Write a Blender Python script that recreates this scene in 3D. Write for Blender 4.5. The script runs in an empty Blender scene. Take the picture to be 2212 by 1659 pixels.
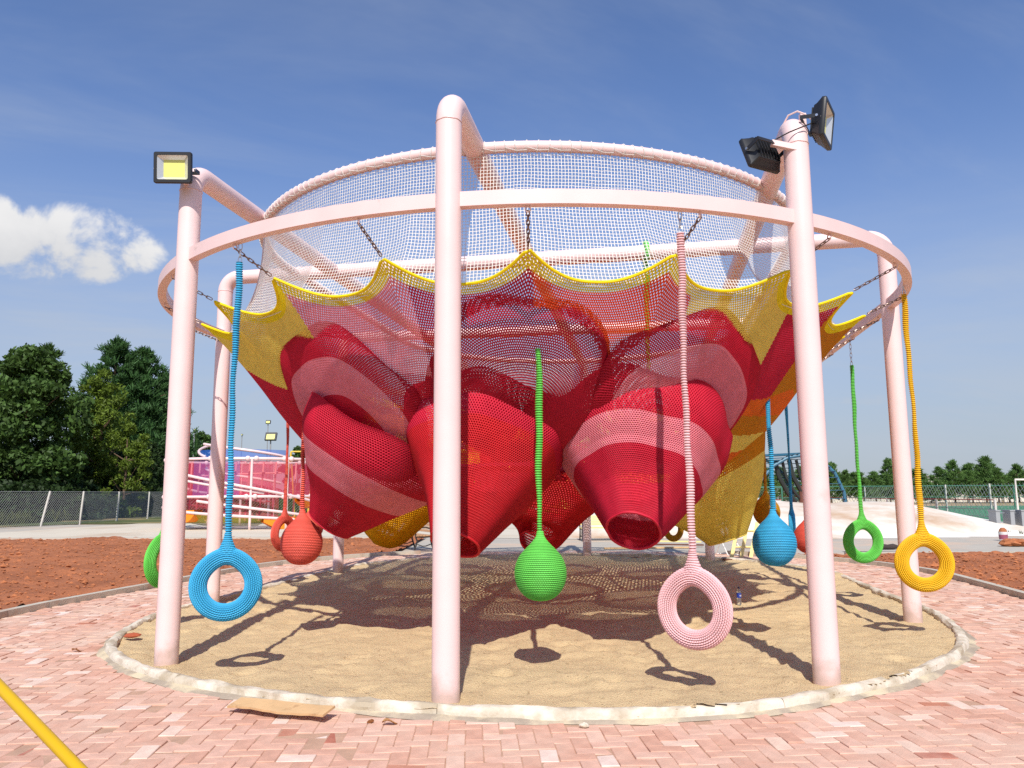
import bpy, math, random
import numpy as np
from mathutils import Vector, Matrix
random.seed(7); RNG = np.random.default_rng(7)
SC = bpy.context.scene; COL = SC.collection
R_ = math.radians
# ------------------------------------------------------------------ camera
cam = bpy.data.cameras.new('camera'); camo = bpy.data.objects.new('camera', cam); COL.objects.link(camo)
cam.sensor_width = 36; cam.lens = 27.69; cam.clip_start = 0.05; cam.clip_end = 4000
camo.matrix_world = Matrix.Translation((0, 0, 1.6)) @ Matrix.Rotation(R_(90 + 7.92), 4, 'X') @ Matrix.Rotation(R_(-0.33), 4, 'Z')
SC.camera = camo
# ------------------------------------------------------------------ world
SUN_EL = 45.0
W = bpy.data.worlds.new('World'); SC.world = W; W.use_nodes = True
def world_nodes():
    nt = W.node_tree; N = nt.nodes; L = nt.links; N.clear()
    def nd(t, **k):
        n = N.new(t)
        for a, b in k.items(): setattr(n, a, b)
        return n
    def mth(op, a, b=None, c=None):
        n = nd('ShaderNodeMath', operation=op)
        for i, x in enumerate((a, b, c)):
            if x is None: continue
            if isinstance(x, (int, float)): n.inputs[i].default_value = x
            else: L.new(x, n.inputs[i])
        return n.outputs[0]
    sky = nd('ShaderNodeTexSky', sky_type='NISHITA'); sky.sun_disc = False
    sky.sun_elevation = R_(SUN_EL); sky.sun_rotation = math.pi
    sky.altitude = 0; sky.air_density = 1.0; sky.dust_density = 0.6; sky.ozone_density = 2.2
    tc = nd('ShaderNodeTexCoord'); sep = nd('ShaderNodeSeparateXYZ'); L.new(tc.outputs['Generated'], sep.inputs[0])
    x, y, z = sep.outputs
    az = mth('ARCTAN2', x, y); el = mth('ARCSINE', z)
    # thin cirrus: long streaks in direction space
    cmb = nd('ShaderNodeCombineXYZ')
    zz = mth('MAXIMUM', z, 0.03)
    px = mth('DIVIDE', x, mth('ADD', zz, 0.12)); py = mth('DIVIDE', y, mth('ADD', zz, 0.12))
    L.new(mth('ADD', mth('MULTIPLY', px, 0.34), mth('MULTIPLY', py, 0.10)), cmb.inputs[0])
    L.new(mth('SUBTRACT', mth('MULTIPLY', py, 1.0), mth('MULTIPLY', px, 0.30)), cmb.inputs[1])
    n1 = nd('ShaderNodeTexNoise'); n1.inputs['Scale'].default_value = 1.15; n1.inputs['Detail'].default_value = 7; n1.inputs['Roughness'].default_value = 0.62; n1.inputs['Distortion'].default_value = 0.5
    L.new(cmb.outputs[0], n1.inputs['Vector'])
    r1 = nd('ShaderNodeMapRange', interpolation_type='SMOOTHSTEP'); r1.inputs[1].default_value = 0.44; r1.inputs[2].default_value = 0.76
    L.new(n1.outputs['Fac'], r1.inputs[0])
    cir = mth('MULTIPLY', r1.outputs[0], 0.42)
    # low hazy bands near the horizon
    cmb3 = nd('ShaderNodeCombineXYZ'); L.new(mth('MULTIPLY', az, 1.6), cmb3.inputs[0]); L.new(mth('MULTIPLY', el, 9.0), cmb3.inputs[1])
    n3 = nd('ShaderNodeTexNoise'); n3.inputs['Scale'].default_value = 1.5; n3.inputs['Detail'].default_value = 6; n3.inputs['Roughness'].default_value = 0.55
    L.new(cmb3.outputs[0], n3.inputs['Vector'])
    r3 = nd('ShaderNodeMapRange', interpolation_type='SMOOTHSTEP'); r3.inputs[1].default_value = 0.42; r3.inputs[2].default_value = 0.72
    L.new(n3.outputs['Fac'], r3.inputs[0])
    lowf = nd('ShaderNodeMapRange', interpolation_type='SMOOTHSTEP'); lowf.inputs[1].default_value = 0.40; lowf.inputs[2].default_value = 0.12
    L.new(el, lowf.inputs[0])
    band = mth('MULTIPLY', mth('MULTIPLY', r3.outputs[0], lowf.outputs[0]), 0.42)
    # one cumulus on the left and small puffs low on the right
    def puff(az0, el0, w, h, amp, scale, thr, gain):
        a = mth('DIVIDE', mth('SUBTRACT', az, az0), w); e0 = mth('SUBTRACT', el, el0)
        up = mth('DIVIDE', mth('MAXIMUM', e0, 0.0), h); dn = mth('DIVIDE', mth('MINIMUM', e0, 0.0), h * 0.75)
        d2 = mth('ADD', mth('MULTIPLY', a, a), mth('ADD', mth('MULTIPLY', up, up), mth('MULTIPLY', dn, dn)))
        nz = nd('ShaderNodeTexNoise'); nz.inputs['Scale'].default_value = scale; nz.inputs['Detail'].default_value = 9; nz.inputs['Roughness'].default_value = 0.56; nz.inputs['Distortion'].default_value = 0.25
        L.new(tc.outputs['Generated'], nz.inputs['Vector'])
        s = mth('ADD', mth('SUBTRACT', 1.0, d2), mth('MULTIPLY', mth('SUBTRACT', nz.outputs['Fac'], 0.5), amp))
        m = nd('ShaderNodeMapRange', interpolation_type='SMOOTHSTEP'); m.inputs[1].default_value = thr; m.inputs[2].default_value = thr + 0.55
        L.new(s, m.inputs[0])
        return mth('MULTIPLY', m.outputs[0], gain), nz.outputs['Fac'], up, e0
    c1, nz1, up1, e1 = puff(-0.555, 0.268, 0.125, 0.052, 3.4, 15.0, 0.12, 0.95)
    c2, *_ = puff(0.44, 0.105, 0.05, 0.012, 3.2, 26.0, 0.55, 0.35)
    c3, *_ = puff(-0.345, 0.115, 0.05, 0.02, 3.0, 24.0, 0.5, 0.30)
    c4, *_ = puff(0.30, 0.12, 0.05, 0.012, 3.0, 22.0, 0.6, 0.3)
    # cloud brightness: sunlit top, greyer base
    sh = nd('ShaderNodeMapRange', interpolation_type='SMOOTHSTEP'); sh.inputs[1].default_value = -0.055; sh.inputs[2].default_value = 0.06; sh.inputs[3].default_value = 0.62; sh.inputs[4].default_value = 1.0
    L.new(mth('ADD', e1, mth('MULTIPLY', mth('SUBTRACT', nz1, 0.5), 0.12)), sh.inputs[0])
    mix1 = nd('ShaderNodeMix', data_type='RGBA'); mix2 = nd('ShaderNodeMix', data_type='RGBA')
    L.new(mth('MINIMUM', mth('ADD', cir, mth('ADD', band, mth('ADD', c2, mth('ADD', c3, c4)))), 0.8), mix1.inputs[0])
    tint = nd('ShaderNodeMix', data_type='RGBA'); tint.blend_type = 'MULTIPLY'; tint.inputs[0].default_value = 1.0; L.new(sky.outputs[0], tint.inputs[6]); tint.inputs[7].default_value = SKY_TINT
    hz = nd('ShaderNodeMapRange', interpolation_type='SMOOTHSTEP'); hz.inputs[1].default_value = 0.46; hz.inputs[2].default_value = 0.0; hz.inputs[4].default_value = 0.85; L.new(el, hz.inputs[0])
    hm = nd('ShaderNodeMix', data_type='RGBA'); L.new(hz.outputs[0], hm.inputs[0]); L.new(tint.outputs[2], hm.inputs[6]); hm.inputs[7].default_value = (3.9, 4.4, 5.1, 1)   # hazy air low over the horizon, all the way round
    L.new(hm.outputs[2], mix1.inputs[6]); mix1.inputs[7].default_value = (4.7, 5.2, 6.0, 1)
    L.new(c1, mix2.inputs[0]); L.new(mix1.outputs[2], mix2.inputs[6])
    cc = nd('ShaderNodeMix', data_type='RGBA'); L.new(sh.outputs[0], cc.inputs[0]); cc.inputs[6].default_value = (2.6, 2.9, 3.4, 1); cc.inputs[7].default_value = (8.3, 8.2, 8.1, 1)
    L.new(cc.outputs[2], mix2.inputs[7])
    bg = nd('ShaderNodeBackground'); bg.inputs[1].default_value = 0.108; L.new(mix2.outputs[2], bg.inputs[0])
    out = nd('ShaderNodeOutputWorld'); L.new(bg.outputs[0], out.inputs[0])
SKY_TINT_ = 0
SKY_TINT = (1.02, 1.12, 1.40, 1)
world_nodes()
sun = bpy.data.lights.new('sun', 'SUN'); suno = bpy.data.objects.new('sun', sun); COL.objects.link(suno)
sun.energy = 5.0; sun.angle = R_(0.53); sun.color = (1.0, 0.95, 0.87)
suno.rotation_euler = (R_(90 - SUN_EL), 0, R_(0.5)); suno.location = (0, -20, 30)
SC.view_settings.view_transform = 'Standard'; SC.view_settings.look = 'None'
SC.view_settings.gamma = 1; SC.view_settings.use_curve_mapping = False; SC.view_settings.exposure = 0.0
SC.render.engine = 'CYCLES'
cy = SC.cycles; cy.max_bounces = 6; cy.diffuse_bounces = 3; cy.glossy_bounces = 2; cy.transmission_bounces = 4; cy.transparent_max_bounces = 12
cy.use_denoising = False; cy.use_adaptive_sampling = False; cy.sample_clamp_indirect = 6
cy.caustics_reflective = False; cy.caustics_refractive = False
# ------------------------------------------------------------------ frame of the play structure (u right, w back)
PH = -0.1684; CX, CY = 0.2349, 10.6635; KX = 1.0535; LEN = 5.3517
cP, sP = math.cos(PH), math.sin(PH)
def loc(u, w, z=0.0): return (CX + u * cP - w * sP, CY + u * sP + w * cP, z)
def locA(u, w, z): return np.stack([CX + u * cP - w * sP, CY + u * sP + w * cP, z + 0 * u], -1)
RHO0 = 4.3; ARC = math.pi * RHO0; PERI = 2 * ARC + 2 * LEN
def stad(t, rho, kx=None):
    """t in [0,1) along a stadium from its front middle to the right; rho the distance from its core. Returns u, w."""
    kx = KX if kx is None else kx
    t = np.asarray(t, float) % 1.0; s = t * PERI; rho = np.asarray(rho, float) + 0 * t
    u = np.zeros_like(s); w = np.zeros_like(s)
    a1 = ARC / 2; m = s < a1; th = s / RHO0 - math.pi / 2
    u[m] = (rho * np.cos(th))[m]; w[m] = (rho * np.sin(th))[m]
    m = (s >= a1) & (s < a1 + LEN); u[m] = rho[m]; w[m] = (s - a1)[m]
    m = (s >= a1 + LEN) & (s < a1 + LEN + ARC); th = (s - a1 - LEN) / RHO0
    u[m] = (rho * np.cos(th))[m]; w[m] = (LEN + rho * np.sin(th))[m]
    m = (s >= a1 + LEN + ARC) & (s < a1 + 2 * LEN + ARC); u[m] = -rho[m]; w[m] = (LEN - (s - a1 - LEN - ARC))[m]
    m = s >= a1 + 2 * LEN + ARC; th = (s - a1 - 2 * LEN - ARC) / RHO0 + math.pi
    u[m] = (rho * np.cos(th))[m]; w[m] = (rho * np.sin(th))[m]
    return u * kx, w
def rho_of(u, w):
    u = np.asarray(u, float) / KX; w = np.asarray(w, float)
    dw = np.where(w < 0, w, np.where(w > LEN, w - LEN, 0)); return np.hypot(u, dw)
CA, SA = math.cos(R_(7.92)), math.sin(R_(7.92)); FPX = 1701.48
def ray(x, y):
    """direction through a point of the photograph at 2212x1659, used only to measure where things stand"""
    a, b = x - 1106, y - 829.5; r = R_(-0.33); X = math.cos(r) * a + math.sin(r) * b; Y = -math.sin(r) * a + math.cos(r) * b
    return (X / FPX, CA + SA * Y / FPX, SA - CA * Y / FPX)
def at_depth(x, y, Y):
    d = ray(x, y); t = Y / d[1]; return (d[0] * t, Y, 1.6 + d[2] * t)
def at_ground(x, y, z=0.0):
    d = ray(x, y); t = (z - 1.6) / d[2]; return (d[0] * t, d[1] * t, z)
# ------------------------------------------------------------------ objects
def tag(o, label=None, cat=None, group=None, kind=None):
    if label: o['label'] = label
    if cat: o['category'] = cat
    if group: o['group'] = group
    if kind: o['kind'] = kind
    return o
def empty(name, at=(0, 0, 0), rz=0.0, label=None, cat=None, group=None, kind=None):
    o = bpy.data.objects.new(name, None); COL.objects.link(o); o.empty_display_size = .2
    o.location = at; o.rotation_euler = (0, 0, rz); return tag(o, label, cat, group, kind)
def link(name, me, parent=None, at=None, rot=None, mat=None):
    o = bpy.data.objects.new(name, me); COL.objects.link(o)
    if parent is not None: o.parent = parent
    if at is not None: o.location = at
    if rot is not None: o.rotation_euler = rot
    if mat is not None and len(me.materials): o.material_slots[0].link = 'OBJECT'; o.material_slots[0].material = mat
    return o
class MB:
    def __init__(s): s.v = []; s.f = []; s.m = []
    def add(s, vs, fs, m=0):
        n = len(s.v); s.v.extend(vs); s.f.extend([tuple(i + n for i in q) for q in fs]); s.m.extend([m] * len(fs)); return s
    def box(s, c, d, m=0, rot=None):
        x, y, z = d[0] / 2, d[1] / 2, d[2] / 2
        vs = [Vector(p) for p in ((-x, -y, -z), (x, -y, -z), (x, y, -z), (-x, y, -z), (-x, -y, z), (x, -y, z), (x, y, z), (-x, y, z))]
        if rot is not None: vs = [rot @ p for p in vs]
        c = Vector(c)
        return s.add([tuple(p + c) for p in vs], [(0, 3, 2, 1), (4, 5, 6, 7), (0, 1, 5, 4), (1, 2, 6, 5), (2, 3, 7, 6), (3, 0, 4, 7)], m)
    def bar(s, a, b, w, h, m=0, up=(0, 0, 1)):
        a, b = Vector(a), Vector(b); t = (b - a); l = t.length; t.normalize(); up = Vector(up)
        x = t.cross(up)
        if x.length < 1e-4: x = t.cross(Vector((1, 0, 0)))
        x.normalize(); y = x.cross(t)
        rot = Matrix((x, t, y)).transposed()
        return s.box((a + b) / 2, (w, l, h), m, rot)
    def tube(s, pts, r, n=12, m=0, closed=False, caps=True):
        P = [Vector(p) for p in pts]; K = len(P); rr = r if hasattr(r, '__len__') else [r] * K
        T = []
        for i in range(K):
            if closed: t = P[(i + 1) % K] - P[i - 1]
            else: t = P[min(i + 1, K - 1)] - P[max(i - 1, 0)]
            T.append(t.normalized() if t.length > 1e-9 else Vector((0, 0, 1)))
        ref = Vector((0, 0, 1)) if abs(T[0].z) < .9 else Vector((1, 0, 0))
        x = T[0].cross(ref).normalized(); vs = []
        for i in range(K):
            x = (x - T[i] * x.dot(T[i])); x = x.normalized() if x.length > 1e-6 else T[i].orthogonal().normalized()
            y = T[i].cross(x)
            for k in range(n):
                a = 2 * math.pi * k / n; vs.append(tuple(P[i] + (x * math.cos(a) + y * math.sin(a)) * rr[i]))
        fs = []
        for i in range(K if closed else K - 1):
            j = (i + 1) % K
            for k in range(n): fs.append((i * n + k, i * n + (k + 1) % n, j * n + (k + 1) % n, j * n + k))
        if caps and not closed: fs.append(tuple(range(n - 1, -1, -1))); fs.append(tuple((K - 1) * n + k for k in range(n)))
        return s.add(vs, fs, m)
    def lathe(s, prof, n=24, m=0, c=(0, 0, 0), sx=1.0, sy=1.0):
        vs = []
        for r, z in prof:
            for k in range(n):
                a = 2 * math.pi * k / n; vs.append((c[0] + r * sx * math.cos(a), c[1] + r * sy * math.sin(a), c[2] + z))
        fs = []
        for i in range(len(prof) - 1):
            for k in range(n): fs.append((i * n + k, i * n + (k + 1) % n, (i + 1) * n + (k + 1) % n, (i + 1) * n + k))
        fs.append(tuple(range(n - 1, -1, -1))); fs.append(tuple((len(prof) - 1) * n + k for k in range(n)))
        return s.add(vs, fs, m)
    def ball(s, c, r, n=12, m=0, sz=1.0):
        k = n // 2 + 1
        return s.lathe([(max(1e-3, r * math.sin(math.pi * i / (k - 1))), -r * sz * math.cos(math.pi * i / (k - 1))) for i in range(k)], n, m, c)
    def mesh(s, name, mats, smooth=False):
        me = bpy.data.meshes.new(name); me.from_pydata(s.v, [], s.f)
        for k in (mats if isinstance(mats, (list, tuple)) else [mats]): me.materials.append(k)
        if any(s.m): me.polygons.foreach_set('material_index', s.m)
        if smooth: me.polygons.foreach_set('use_smooth', [True] * len(me.polygons)); smooth is True and me.set_sharp_from_angle(angle=R_(42))
        me.update(); return me
    def build(s, name, mats, parent=None, smooth=False, at=None, rot=None):
        return link(name, s.mesh(name, mats, smooth), parent, at, rot)
def np_mesh(name, V, F, mats, midx=None, smooth=False):
    """V (n,3), F (m,k) arrays"""
    V = np.asarray(V, np.float32); F = np.asarray(F, np.int32); k = F.shape[1]
    me = bpy.data.meshes.new(name); me.vertices.add(len(V)); me.vertices.foreach_set('co', V.ravel())
    me.loops.add(F.size); me.loops.foreach_set('vertex_index', F.ravel())
    me.polygons.add(len(F)); me.polygons.foreach_set('loop_start', np.arange(0, F.size, k, dtype=np.int32))
    me.polygons.foreach_set('loop_total', np.full(len(F), k, np.int32))
    for mm in (mats if isinstance(mats, (list, tuple)) else [mats]): me.materials.append(mm)
    if midx is not None: me.polygons.foreach_set('material_index', np.asarray(midx, np.int32))
    me.polygons.foreach_set('use_smooth', np.full(len(F), bool(smooth)))
    me.update(calc_edges=True); me.validate(); return me
def vnoise(x, y, seed=0):
    x = np.asarray(x, float); y = np.asarray(y, float); xi = np.floor(x).astype(np.int64); yi = np.floor(y).astype(np.int64); xf = x - xi; yf = y - yi
    def h(a, b):
        n = (a * 374761393 + b * 668265263 + seed * 1442695041) & 0x7fffffff
        n = ((n ^ (n >> 13)) * 1274126177) & 0x7fffffff; return ((n ^ (n >> 16)) & 0xffff) / 65535.0
    sx = xf * xf * (3 - 2 * xf); sy = yf * yf * (3 - 2 * yf)
    return (h(xi, yi) * (1 - sx) + h(xi + 1, yi) * sx) * (1 - sy) + (h(xi, yi + 1) * (1 - sx) + h(xi + 1, yi + 1) * sx) * sy
def fbm(x, y, oct=4, seed=0, gain=.5):
    s = 0; a = 1; tot = 0
    for i in range(oct): s = s + a * (vnoise(x * 2 ** i, y * 2 ** i, seed + i) - .5); tot += a; a *= gain
    return s / tot
# ------------------------------------------------------------------ materials
def srgb(r, g, b):
    f = lambda c: ((c / 255) / 12.92 if c / 255 <= .04045 else ((c / 255 + .055) / 1.055) ** 2.4)
    return (f(r), f(g), f(b), 1)
def pmat(name, col, rough=.6, var=.12, scale=4.0, bump=0.0, bscale=60.0, metal=0.0, col2=None, fac2=(.55, .7), scale2=2.0, spec=.5, transl=0.0, island=0.0, detail=5, coord='Object', alpha=None, objrand=0.0, stains=None):
    m = bpy.data.materials.new(name); m.use_nodes = True; nt = m.node_tree; N, L = nt.nodes, nt.links
    b = N['Principled BSDF']; b.inputs['Roughness'].default_value = rough; b.inputs['Metallic'].default_value = metal; b.inputs['Specular IOR Level'].default_value = spec
    tc = N.new('ShaderNodeTexCoord'); vec = tc.outputs[coord]
    def noise(sc, det=detail):
        n = N.new('ShaderNodeTexNoise'); n.inputs['Scale'].default_value = sc; n.inputs['Detail'].default_value = det; n.inputs['Roughness'].default_value = .6; L.new(vec, n.inputs['Vector']); return n.outputs['Fac']
    def ramp(x, a, c, lo=0., hi=1.):
        r = N.new('ShaderNodeMapRange'); r.inputs[1].default_value = a; r.inputs[2].default_value = c; r.inputs[3].default_value = lo; r.inputs[4].default_value = hi; L.new(x, r.inputs[0]); return r.outputs[0]
    cur = None
    hsv = N.new('ShaderNodeHueSaturation'); hsv.inputs['Color'].default_value = col
    L.new(ramp(noise(scale), .25, .75, 1 - var, 1 + var), hsv.inputs['Value']); cur = hsv.outputs[0]
    if island or objrand:
        a = N.new('ShaderNodeNewGeometry'); o = N.new('ShaderNodeObjectInfo'); ad = N.new('ShaderNodeMath'); ad.operation = 'ADD'; L.new(a.outputs['Random Per Island'], ad.inputs[0]); L.new(o.outputs['Random'], ad.inputs[1])
        fr = N.new('ShaderNodeMath'); fr.operation = 'FRACT'; L.new(ad.outputs[0], fr.inputs[0])
        h2 = N.new('ShaderNodeHueSaturation'); L.new(cur, h2.inputs['Color']); k = island or objrand
        L.new(ramp(fr.outputs[0], 0, 1, 1 - k, 1 + k), h2.inputs['Value']); cur = h2.outputs[0]
    if col2 is not None:
        mx = N.new('ShaderNodeMix'); mx.data_type = 'RGBA'; L.new(ramp(noise(scale2, 6), fac2[0], fac2[1]), mx.inputs[0]); L.new(cur, mx.inputs[6]); mx.inputs[7].default_value = col2; cur = mx.outputs[2]
    if stains is not None:
        cs, ssc, lo, hi = stains
        mx = N.new('ShaderNodeMix'); mx.data_type = 'RGBA'; L.new(ramp(noise(ssc, 8), lo, hi), mx.inputs[0]); L.new(cur, mx.inputs[6]); mx.inputs[7].default_value = cs; cur = mx.outputs[2]
    L.new(cur, b.inputs['Base Color'])
    if bump:
        bp = N.new('ShaderNodeBump'); bp.inputs['Strength'].default_value = 1; bp.inputs['Distance'].default_value = bump; L.new(noise(bscale, 6), bp.inputs['Height']); L.new(bp.outputs[0], b.inputs['Normal'])
    out = N['Material Output']
    if transl:
        t = N.new('ShaderNodeBsdfTranslucent'); L.new(cur, t.inputs['Color']); mx = N.new('ShaderNodeMixShader'); mx.inputs[0].default_value = transl
        L.new(b.outputs[0], mx.inputs[1]); L.new(t.outputs[0], mx.inputs[2]); L.new(mx.outputs[0], out.inputs[0])
    return m
M = {}
M['pink'] = pmat('pink_paint', srgb(235, 206, 203), .38, .035, 3, bump=.0006, bscale=90, stains=(srgb(205, 168, 160), 1.7, .66, .9))
def base_dirt(m):
    N, L = m.node_tree.nodes, m.node_tree.links; bs = N['Principled BSDF']; old = bs.inputs['Base Color'].links[0].from_socket
    g = N.new('ShaderNodeNewGeometry'); sp = N.new('ShaderNodeSeparateXYZ'); L.new(g.outputs['Position'], sp.inputs[0]); n = N.new('ShaderNodeTexNoise'); n.inputs['Scale'].default_value = 9; n.inputs['Detail'].default_value = 6; L.new(g.outputs['Position'], n.inputs['Vector'])
    ad = N.new('ShaderNodeMath'); ad.operation = 'MULTIPLY_ADD'; L.new(n.outputs['Fac'], ad.inputs[0]); ad.inputs[1].default_value = -.42; L.new(sp.outputs[2], ad.inputs[2])
    r = N.new('ShaderNodeMapRange'); r.inputs[1].default_value = .06; r.inputs[2].default_value = -.14; r.inputs[4].default_value = .75; L.new(ad.outputs[0], r.inputs[0])
    mx = N.new('ShaderNodeMix'); mx.data_type = 'RGBA'; L.new(r.outputs[0], mx.inputs[0]); L.new(old, mx.inputs[6]); mx.inputs[7].default_value = srgb(186, 160, 146); L.new(mx.outputs[2], bs.inputs['Base Color'])
base_dirt(M['pink'])
M['pink_old'] = pmat('pink_paint_weathered', srgb(232, 202, 199), .45, .05, 3, bump=.0006, bscale=90, stains=(srgb(168, 140, 128), 5.0, .66, .8))
M['weld'] = pmat('weld_bead', srgb(226, 190, 186), .5, .2, 60, bump=.004, bscale=120)
M['steel'] = pmat('chain_steel', srgb(150, 132, 124), .42, .25, 30, metal=.85, stains=(srgb(110, 70, 50), 14, .5, .75))
M['zinc'] = pmat('zinc_steel', srgb(200, 202, 205), .3, .1, 20, metal=.9)
M['black'] = pmat('black_lamp_housing', srgb(34, 35, 38), .45, .15, 8, bump=.0005, bscale=200)
M['reflector'] = pmat('lamp_reflector', srgb(225, 225, 222), .28, .03, 4, metal=.6)
M['led'] = pmat('lamp_led_panel', srgb(226, 226, 128), .35, .04, 40)
M['cable'] = pmat('cable', srgb(40, 36, 34), .5)
M['whitecable'] = pmat('pale_cable', srgb(230, 200, 196), .5)
KN = dict(rough=.62, var=.10, scale=9, spec=.35)
def knit(name, r, g, b, t=.201):
    m = M[name] = pmat('knit_' + name, srgb(r, g, b), transl=t, **KN)
    if t < .2:   # yarn sleeve: shade between stitches is painted in as a darker yarn colour
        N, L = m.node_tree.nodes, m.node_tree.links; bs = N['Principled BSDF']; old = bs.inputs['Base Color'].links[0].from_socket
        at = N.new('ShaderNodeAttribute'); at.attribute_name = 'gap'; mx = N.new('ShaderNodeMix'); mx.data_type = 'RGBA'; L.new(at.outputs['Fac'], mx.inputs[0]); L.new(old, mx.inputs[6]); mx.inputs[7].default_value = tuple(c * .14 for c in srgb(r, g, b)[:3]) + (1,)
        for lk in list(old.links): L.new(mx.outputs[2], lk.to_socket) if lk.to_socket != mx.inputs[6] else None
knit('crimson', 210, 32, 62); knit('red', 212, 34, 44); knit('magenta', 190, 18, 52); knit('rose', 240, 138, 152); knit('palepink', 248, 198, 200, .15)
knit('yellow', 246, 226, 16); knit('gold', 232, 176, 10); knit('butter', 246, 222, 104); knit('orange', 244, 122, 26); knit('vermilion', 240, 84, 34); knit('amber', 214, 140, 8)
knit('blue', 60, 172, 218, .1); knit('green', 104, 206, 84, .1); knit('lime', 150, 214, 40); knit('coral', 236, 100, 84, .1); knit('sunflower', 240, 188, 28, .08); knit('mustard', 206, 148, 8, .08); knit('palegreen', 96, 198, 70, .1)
knit('white', 246, 243, 238, .25)
# ------------------------------------------------------------------ ground
M['earth'] = pmat('dry_earth', srgb(176, 150, 118), .95, .18, .6, bump=.03, bscale=4, col2=srgb(120, 122, 70), fac2=(.48, .62), scale2=.09)
M['sand'] = pmat('sand', srgb(214, 188, 144), .95, .10, 1.2, bump=.02, bscale=75, stains=(srgb(136, 110, 76), 22.0, .58, .76))
M['soil'] = pmat('red_soil', srgb(170, 104, 66), .97, .22, 3.0, bump=.03, bscale=16, col2=srgb(148, 88, 54), fac2=(.45, .65), scale2=.7, stains=(srgb(176, 120, 80), 6, .62, .8))
M['clod'] = pmat('soil_clod', srgb(168, 104, 66), .97, .2, 8.0, bump=.01, bscale=40, island=.18)
M['kerbstone'] = pmat('kerb_plaster', srgb(216, 206, 188), .9, .08, 3, bump=.008, bscale=30, col2=srgb(176, 162, 138), fac2=(.44, .62), scale2=3.2, stains=(srgb(150, 142, 130), 8, .62, .78))
M['mortar'] = pmat('mortar', srgb(164, 150, 132), .95, .2, 6, bump=.006, bscale=50, col2=srgb(206, 190, 160), fac2=(.45, .6), scale2=2.5)
M['joint'] = pmat('paver_joint', srgb(186, 150, 126), .97, .2, 5, bump=.004, bscale=80)
M['greykerb'] = pmat('grey_kerb', srgb(190, 182, 166), .92, .1, 2, bump=.006, bscale=40, col2=srgb(160, 120, 92), fac2=(.55, .75), scale2=.9)
M['concrete'] = pmat('pale_concrete', srgb(206, 196, 176), .9, .06, .8, bump=.004, bscale=20, col2=srgb(190, 172, 148), fac2=(.52, .7), scale2=.25)
M['greyconc'] = pmat('grey_concrete', srgb(180, 172, 158), .92, .1, .7, bump=.006, bscale=12, col2=srgb(206, 176, 150), fac2=(.5, .66), scale2=.3)
M['whiteconc'] = pmat('white_plaster', srgb(232, 226, 214), .85, .05, .6, bump=.006, bscale=14, col2=srgb(184, 146, 108), fac2=(.46, .66), scale2=.20, stains=(srgb(206, 176, 140), .5, .58, .82))
M['court'] = pmat('green_court', srgb(70, 128, 92), .9, .08, .5)
M['redcourt'] = pmat('red_court', srgb(196, 70, 66), .85, .08, .5)
# pavers: pink clay bricks, some pale, a few deep red, with sand dust
def paver_mat():
    m = pmat('clay_paver', srgb(214, 158, 146), .93, .16, 9, bump=.004, bscale=60); nt = m.node_tree; N, L = nt.nodes, nt.links
    b = N['Principled BSDF']; old = b.inputs['Base Color'].links[0].from_socket
    a = N.new('ShaderNodeNewGeometry'); o = N.new('ShaderNodeObjectInfo'); ad = N.new('ShaderNodeMath'); ad.operation = 'ADD'; L.new(a.outputs['Random Per Island'], ad.inputs[0]); L.new(o.outputs['Random'], ad.inputs[1])
    fr = N.new('ShaderNodeMath'); fr.operation = 'FRACT'; L.new(ad.outputs[0], fr.inputs[0])
    rp = N.new('ShaderNodeValToRGB'); e = rp.color_ramp; e.elements[0].position = 0; e.elements[0].color = srgb(172, 100, 82); e.elements[1].position = 1; e.elements[1].color = srgb(226, 204, 192)
    for p, c in ((.012, srgb(184, 122, 96)), (.03, srgb(200, 154, 132)), (.45, srgb(209, 165, 143)), (.85, srgb(213, 172, 152)), (.94, srgb(220, 190, 170))):
        x = e.elements.new(p); x.color = c
    L.new(fr.outputs[0], rp.inputs[0])
    mx = N.new('ShaderNodeMix'); mx.data_type = 'RGBA'; mx.blend_type = 'MULTIPLY'; mx.inputs[0].default_value = 1
    hv = old.node; hv.inputs['Color'].default_value = (1, 1, 1, 1); L.new(old, mx.inputs[6]); L.new(rp.outputs[0], mx.inputs[7])
    g = N.new('ShaderNodeNewGeometry'); n = N.new('ShaderNodeTexNoise'); n.inputs['Scale'].default_value = .9; n.inputs['Detail'].default_value = 7; n.inputs['Roughness'].default_value = .65; L.new(g.outputs['Position'], n.inputs['Vector'])
    r = N.new('ShaderNodeMapRange'); r.inputs[1].default_value = .46; r.inputs[2].default_value = .70; r.inputs[3].default_value = 0; r.inputs[4].default_value = .7; L.new(n.outputs['Fac'], r.inputs[0])
    m2 = N.new('ShaderNodeMix'); m2.data_type = 'RGBA'; L.new(r.outputs[0], m2.inputs[0]); L.new(mx.outputs[2], m2.inputs[6]); m2.inputs[7].default_value = srgb(216, 190, 170); L.new(m2.outputs[2], b.inputs['Base Color'])
    return m
M['paver'] = paver_mat()
def sheet(name, pts, z, mat, kind='structure'):
    b = MB(); b.add([(x, y, z) for x, y in pts], [tuple(range(len(pts)))]); o = b.build(name, mat); return tag(o, kind=kind)
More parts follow.
